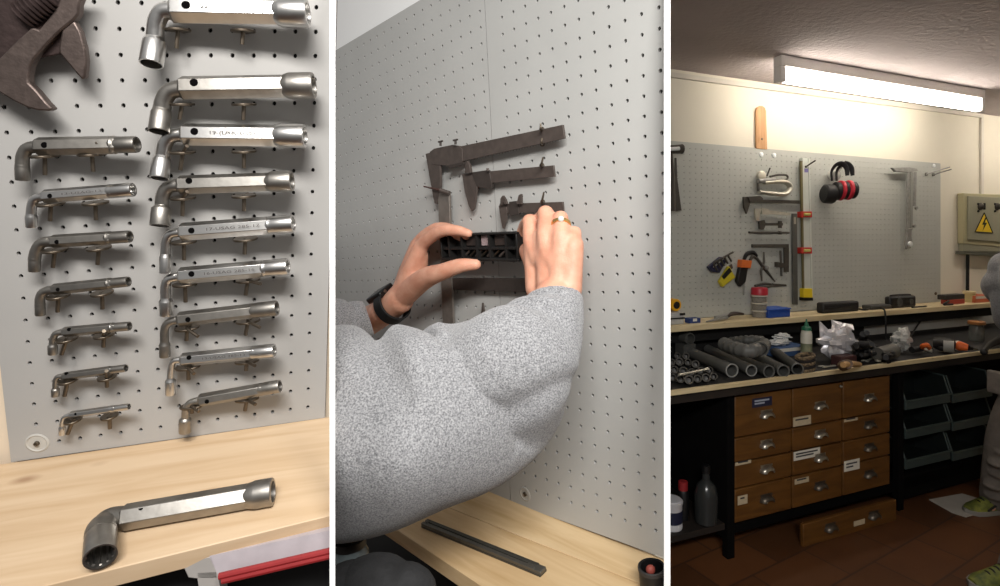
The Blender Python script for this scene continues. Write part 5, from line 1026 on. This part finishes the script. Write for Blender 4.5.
# dark tangle of cables and tools
CB = mat('cable_black', (24, 23, 23), .6); rnd = random.Random(21)
for i, lab in enumerate(('thick black cable coiled behind the brush', 'black cable loop beside the crossed spanners', 'black cable trailing left of the clear bag', 'upper black cable loop right of the foil bag')):
    cu, cv_ = ((862, 352), (872, 350), (889, 354), (862, 344))[i]; pts = []
    for k_ in range(15):
        a = k_*.9+i; R_ = 5+2.2*math.sin(k_*1.3+i); pts.append(onB(cu+R_*1.1*math.cos(a), cv_+R_*.55*math.sin(a), .02+.035*abs(math.sin(k_*.8+i))+(.05 if i == 3 else 0)))
    solo('coiled_cable', MB().tube(smooth(pts, 5), .011+.002*i, 8), CB, lab, 'cable', 'black cables in the middle of the bench')
t = thing('wire_stripper', 'black angled tool with open jaws behind the cables', 'pliers', onB(862, 342)); part('handle', MB().tube(smooth([onB(858, 347, .02), onB(861, 340, .10), onB(863, 334, .17)], 5), .016, 10), CB, t); part('handle', MB().tube(smooth([onB(868, 346, .02), onB(866, 340, .09), onB(867, 333, .18)], 5), .014, 10), CB, t); part('jaw', MB().tube([onB(862, 344, .11), onB(872, 344, .16)], [.02, .012], 10), CB, t)
c = onB(902, 353); t = thing('plastic_bag', 'clear whitish plastic bag among the dark tools', 'bag', c); part('film', bag(c+Z3*.082, (.055, .045, .062), 17), mat('bag_film', (214, 214, 210), .25, alpha=.75, bump=.5, bscale=30), t, ang=12); part('contents', bag(c+Z3*.048-E3*.03, (.05, .03, .035), 23), mat('bag_grey', (150, 150, 146), .5), t, ang=20)
t = thing('angle_grinder', 'grey power tool body left of the clear plastic bag', 'power tool', onB(888, 356)); part('body', MB().tube([onB(878, 354, .05), onB(893, 351, .05)], [.035, .042], 16), mat('tool_grey', (92, 90, 84), .5), t); part('nose', MB().tube([onB(893, 351, .05), onB(897, 350, .05)], [.03, .022], 16), STD, t); part('grip', MB().tube([onB(885, 356, .04), onB(889, 362, .015)], .014, 10), CB, t)
t = thing('thin_rod', 'thin dark rod leaning against the pale back board', 'rod', onB(905, 344)); part('rod', MB().tube([onB(905, 345, .01), P3(921, 320, .03)], .006, 8), CB, t); part('tip', MB().ball(P3(921, 320, .03), .008, seg=10, rings=8), CB, t)
t = thing('spring_clamp', 'small orange and black clamp right of the clear plastic bag', 'clamp', onB(926, 350)); OR = mat('tool_orange', (222, 104, 42), .45)
part('jaw', MB().tube(smooth([onB(922, 349, .02), onB(922.6, 346, .06), onB(927, 345, .07), onB(929, 348, .04)], 5), .013, 10), OR, t, 'orange jaw'); part('handle', MB().tube([onB(912, 350, .03), onB(922, 349, .03)], [.02, .014], 10), CB, t); part('spring', MB().tube([onB(925, 350, .014), onB(932, 351, .014)], .010, 10), STP, t)
t = thing('cordless_driver', 'dark power driver with a grey body in the middle right of the bench', 'power tool', onB(945, 346)); part('body', MB().tube([onB(934, 343, .05), onB(943, 344, .05), onB(953, 345.5, .05)], [.034, .042, .036], 16), BLACK, t); part('motor_cover', MB().tube([onB(943.5, 346, .062), onB(954, 347, .062)], [.033, .036], 16), GREYP, t); part('grip', MB().tube([onB(938, 347, .03), onB(948, 351, .02)], .018, 12), BLACK, t)
t = thing('screwdriver', 'orange handled screwdriver at the right of the bench', 'screwdriver', onB(963, 346)); part('handle', MB().tube([onB(955, 345, .035), onB(960, 346, .035), onB(968, 347.6, .03)], [.026, .030, .02], 12), OR, t, 'orange handle'); part('ferrule', MB().tube([onB(968, 347.6, .03), onB(972, 348.4, .025)], [.016, .012], 10), CB, t); part('shank', MB().tube([onB(972, 348.4, .025), onB(977, 349.2, .012)], .006, 8), STD, t); part('stripe', MB().tube([onB(957.4, 345.4, .035), onB(959, 345.7, .035)], .0305, 12), PAPW, t)
c = onB(976.5, 341); t = thing('glass_jar', 'glass jar with a wooden lid at the right end of the bench', 'jar', c); part('glass', MB().lathe(c+Z3*.001, Z3, [(0, .038), (.005, .043), (.10, .043), (.115, .036)], 22), mat('jar_glass', (120, 122, 116), .12, alpha=.6), t); part('lid', MB().lathe(c+Z3*.116, Z3, [(0, .05), (.018, .05), (.02, .045)], 22), mat('lid_wood', (168, 112, 62), .5), t)
t = thing('clamp_tool', 'black clamp-on tool lying by the right end of the bench beside the jar', 'tool', onB(990, 345)); part('body', MB().tube(smooth([onB(983, 352, .02), onB(990, 345, .04), onB(1000, 340, .06)], 5), [.012, .018, .024], 10), CB, t); part('knob', MB().ball(onB(984, 352, .03), .02, seg=12, rings=8), CB, t)
# paper on the floor
PF = mat('floor_sheet', (196, 190, 180), .8, var=.06, scale=12)
q = [H3(u, v, .002) for u, v in ((929, 500), (962, 494), (982, 500), (985, 512), (966, 517.5), (952, 513))]
solo('dust_sheet', MB().prism(q, Z3*.004), PF, 'pale sheet lying on the terracotta floor under the bins', 'sheet')
# ---- second person at the right edge
p2 = thing('person', 'person cut off by the right edge, grey sweatshirt, grey work trousers, yellow-green trainers', 'person', V((2.72, 2.95, 0)))
b2 = MB(); hp = V((2.76, 2.86, .95)); ch_ = V((2.70, 2.96, 1.38)); lf = -E3
kf, af = V((2.665, 3.12, .50)), H3(997, 511, .0)+Z3*.10; kn, an_ = V((2.62, 2.66, .50)), H3(1013, 586, .0)+Z3*.10
limb(b2, [hp, hp*.5+ch_*.5, ch_], [.15, .145, .16], 20); limb(b2, [ch_+Z3*.04, ch_+Z3*.17+lf*.03], [.06, .055]); hd2 = ch_+Z3*.29+lf*.05; b2.ball(hd2, (.098, .076, .118), E3, N3, Z3, 20, 14); b2.ball(hd2+lf*.10-Z3*.02, (.018, .014, .022), E3, N3, Z3)
for s in (-1, 1): b2.ball(hd2+N3*(.076*s), (.02, .012, .03), E3, N3, Z3)
limb(b2, [hp-N3*.09, kf, af], [.10, .062, .044], 16); limb(b2, [hp+N3*.09, kn, an_], [.10, .062, .044], 16)
for a in (af, an_): limb(b2, [a-Z3*.05, a-Z3*.065+lf*.08], [.036, .028])
el1 = P3(995, 284, .90)+E3*.05; wr1 = P3(1004, 312, .78); shn = ch_+N3*.17+Z3*.04; shf = ch_-N3*.16+Z3*.04
limb(b2, [shn, el1, wr1], [.065, .045, .032], 16); el2 = shf-Z3*.28-lf*.02; wr2 = P3(1012, 318, .62); limb(b2, [shf, el2, wr2], [.065, .045, .032], 16)
for w_, e_ in ((wr1, el1), (wr2, el2)):
    d = (w_-e_).normalized(); x, y = perp(d); limb(b2, [w_, w_+d*.05], [.034, .036])
    for i in range(4): o = w_+d*.06+x*(.018*(i-1.5)); limb(b2, [o, o+d*(.045+.006*(i in (1, 2))), o+d*.07+y*.02], [.010, .009, .008], 10)
    limb(b2, [w_+d*.02+x*.03, w_+d*.05+x*.05, w_+d*.075+x*.05+y*.01], [.013, .011, .009], 10)
remesh(part('body', b2, SKIN, p2, recalc=False), .006, 5)
sw = MB(); limb(sw, [hp+Z3*.0, hp*.5+ch_*.5, ch_], [.185, .175, .185], 24); limb(sw, [shn, ch_+Z3*.02, shf], [.09, .12, .09], 20)
limb(sw, [shn, shn*.5+el1*.5-E3*.02, el1, el1*.55+wr1*.45], [.098, .092, .088, .066], 20); limb(sw, [shf, el2, el2*.4+wr2*.6], [.09, .075, .06], 20)
remesh(part('sweatshirt', sw, heather('plain_fleece', (112, 113, 116), (138, 139, 142), 120), p2, recalc=False), .009, 5)
tr = MB()
def rum(c, r, k): return [c[0]+(c[1]-c[0])*t_ for t_ in ()]
for top_, kk, aa in ((hp-N3*.09, kf, af), (hp+N3*.09, kn, an_)): limb(tr, [top_, top_*.5+kk*.5, kk+lf*.005, kk*.45+aa*.55, aa-Z3*.02], [.135, .118, .098, .095, .085 if aa is af else .058], 20)
for k_ in range(5): tr.ball(kf*(1-k_*.17)+af*(k_*.17)+lf*(.075 if k_ % 2 else .05)-Z3*.12, (.06, .06, .022), seg=14, rings=8)
tr.box(kf+Z3*.27+lf*.085, N3, lf, Z3, .13, .03, .13)
remesh(part('trousers', tr, mat('work_trousers', (122, 114, 106), .9, var=.12, scale=26, bump=.4, bscale=50), p2, recalc=False), .008, 4)
YG = mat('trainer_yellow', (140, 144, 58), .6, rgb2=(70, 82, 44), scale=30); SOLE = mat('trainer_sole', (150, 147, 140), .6); LACE = mat('trainer_black', (32, 34, 30), .6)
for a, fwd in ((af, V((-.985, -.12, 0)).normalized()), (an_, V((-.99, -.05, 0)).normalized())):
    sdv = Z3.cross(fwd); g0 = V((a.x, a.y, 0)); m = MB()
    prof = [(-.085, .030, .10), (-.05, .040, .115), (0, .044, .125), (.06, .046, .095), (.12, .050, .068), (.165, .046, .052), (.195, .026, .036)]; vs = []
    for x_, w_, h_ in prof:
        for k_ in range(12):
            an2 = math.pi*k_/11; vs.append(g0+fwd*x_+sdv*(w_*math.cos(an2))+Z3*(.022+(h_-.022)*math.sin(an2)**.8))
    fs = [(i*12+k_, i*12+k_+1, (i+1)*12+k_+1, (i+1)*12+k_) for i in range(6) for k_ in range(11)]+[(i*12+11, i*12, (i+1)*12, (i+1)*12+11) for i in range(6)]+[tuple(range(12)), tuple(72+k_ for k_ in range(12))]
    shoe = part('trainer', m.add(vs, fs), YG, p2, 'yellow-green trainer')
    out_ = [g0+fwd*x_+sdv*(w_+.006) for x_, w_, h_ in prof]+[g0+fwd*.208]+[g0+fwd*x_-sdv*(w_+.006) for x_, w_, h_ in prof[::-1]]; part('sole', MB().prism([p+Z3*.002 for p in out_], Z3*.024), SOLE, shoe)
    for i in range(4): c_ = g0+fwd*(.055+.022*i)+Z3*(.098-.010*i); part('lace', MB().tube(smooth([c_+sdv*.034-Z3*.022, c_, c_-sdv*.034-Z3*.022], 4), .0045, 8), LACE, shoe)
    part('side_stripe', MB().tube(smooth([g0+fwd*.11+sdv*.05+Z3*.03, g0+fwd*.04+sdv*.047+Z3*.06, g0-fwd*.05+sdv*.042+Z3*.05], 5), .006, 8), LACE, shoe)
WORLD = .42
LIGHTS = [('lamp_tubes', V((.18, -.5, 2.35)), V((.05, 1.15, 1.5)), 1.0, .25, 18.5, (1, .975, .94), 110)]
# ================================================================== camera, world, lights
cam = bpy.data.cameras.new('camera'); co = bpy.data.objects.new('camera', cam); COL.objects.link(co)
co.location = CAM; co.rotation_euler = (math.pi/2, 0, 0); cam.sensor_width = 36; cam.lens = F/1000*36
cam.shift_x = -(PX-500)/1000; cam.shift_y = (PY-293)/1000; cam.clip_start = .05; scn.camera = co
w = bpy.data.worlds.new('world'); scn.world = w; w.use_nodes = True
nt = w.node_tree; bg = nt.nodes['Background']; bg.inputs[1].default_value = WORLD
tc = nt.nodes.new('ShaderNodeTexCoord'); sx = nt.nodes.new('ShaderNodeSeparateXYZ'); nt.links.new(tc.outputs['Generated'], sx.inputs[0])
mr = nt.nodes.new('ShaderNodeMapRange'); mr.inputs[1].default_value = -1; nt.links.new(sx.outputs['Z'], mr.inputs[0])
rp = nt.nodes.new('ShaderNodeValToRGB'); e = rp.color_ramp.elements; e[0].position = .25; e[0].color = (.20, .19, .18, 1); e[1].position = .8; e[1].color = (1, .99, .98, 1)
q = rp.color_ramp.elements.new(.5); q.color = (.55, .545, .54, 1)
nt.links.new(mr.outputs[0], rp.inputs['Fac']); nt.links.new(rp.outputs[0], bg.inputs[0])
def area(name, loc, target, sx, sy, power, color=(1, 1, 1), spread=180):
    l = bpy.data.lights.new(name, 'AREA'); l.shape = 'RECTANGLE'; l.size = sx; l.size_y = sy; l.energy = power; l.color = color; l.spread = math.radians(spread)
    o = bpy.data.objects.new(name, l); COL.objects.link(o); o.location = loc
    o.rotation_euler = (V(target)-V(loc)).to_track_quat('-Z', 'Y').to_euler(); return o
for a in LIGHTS: area(*a)
vs = scn.view_settings; vs.view_transform = 'Standard'; vs.look = 'None'; vs.gamma = 1; vs.exposure = 0; vs.use_curve_mapping = False
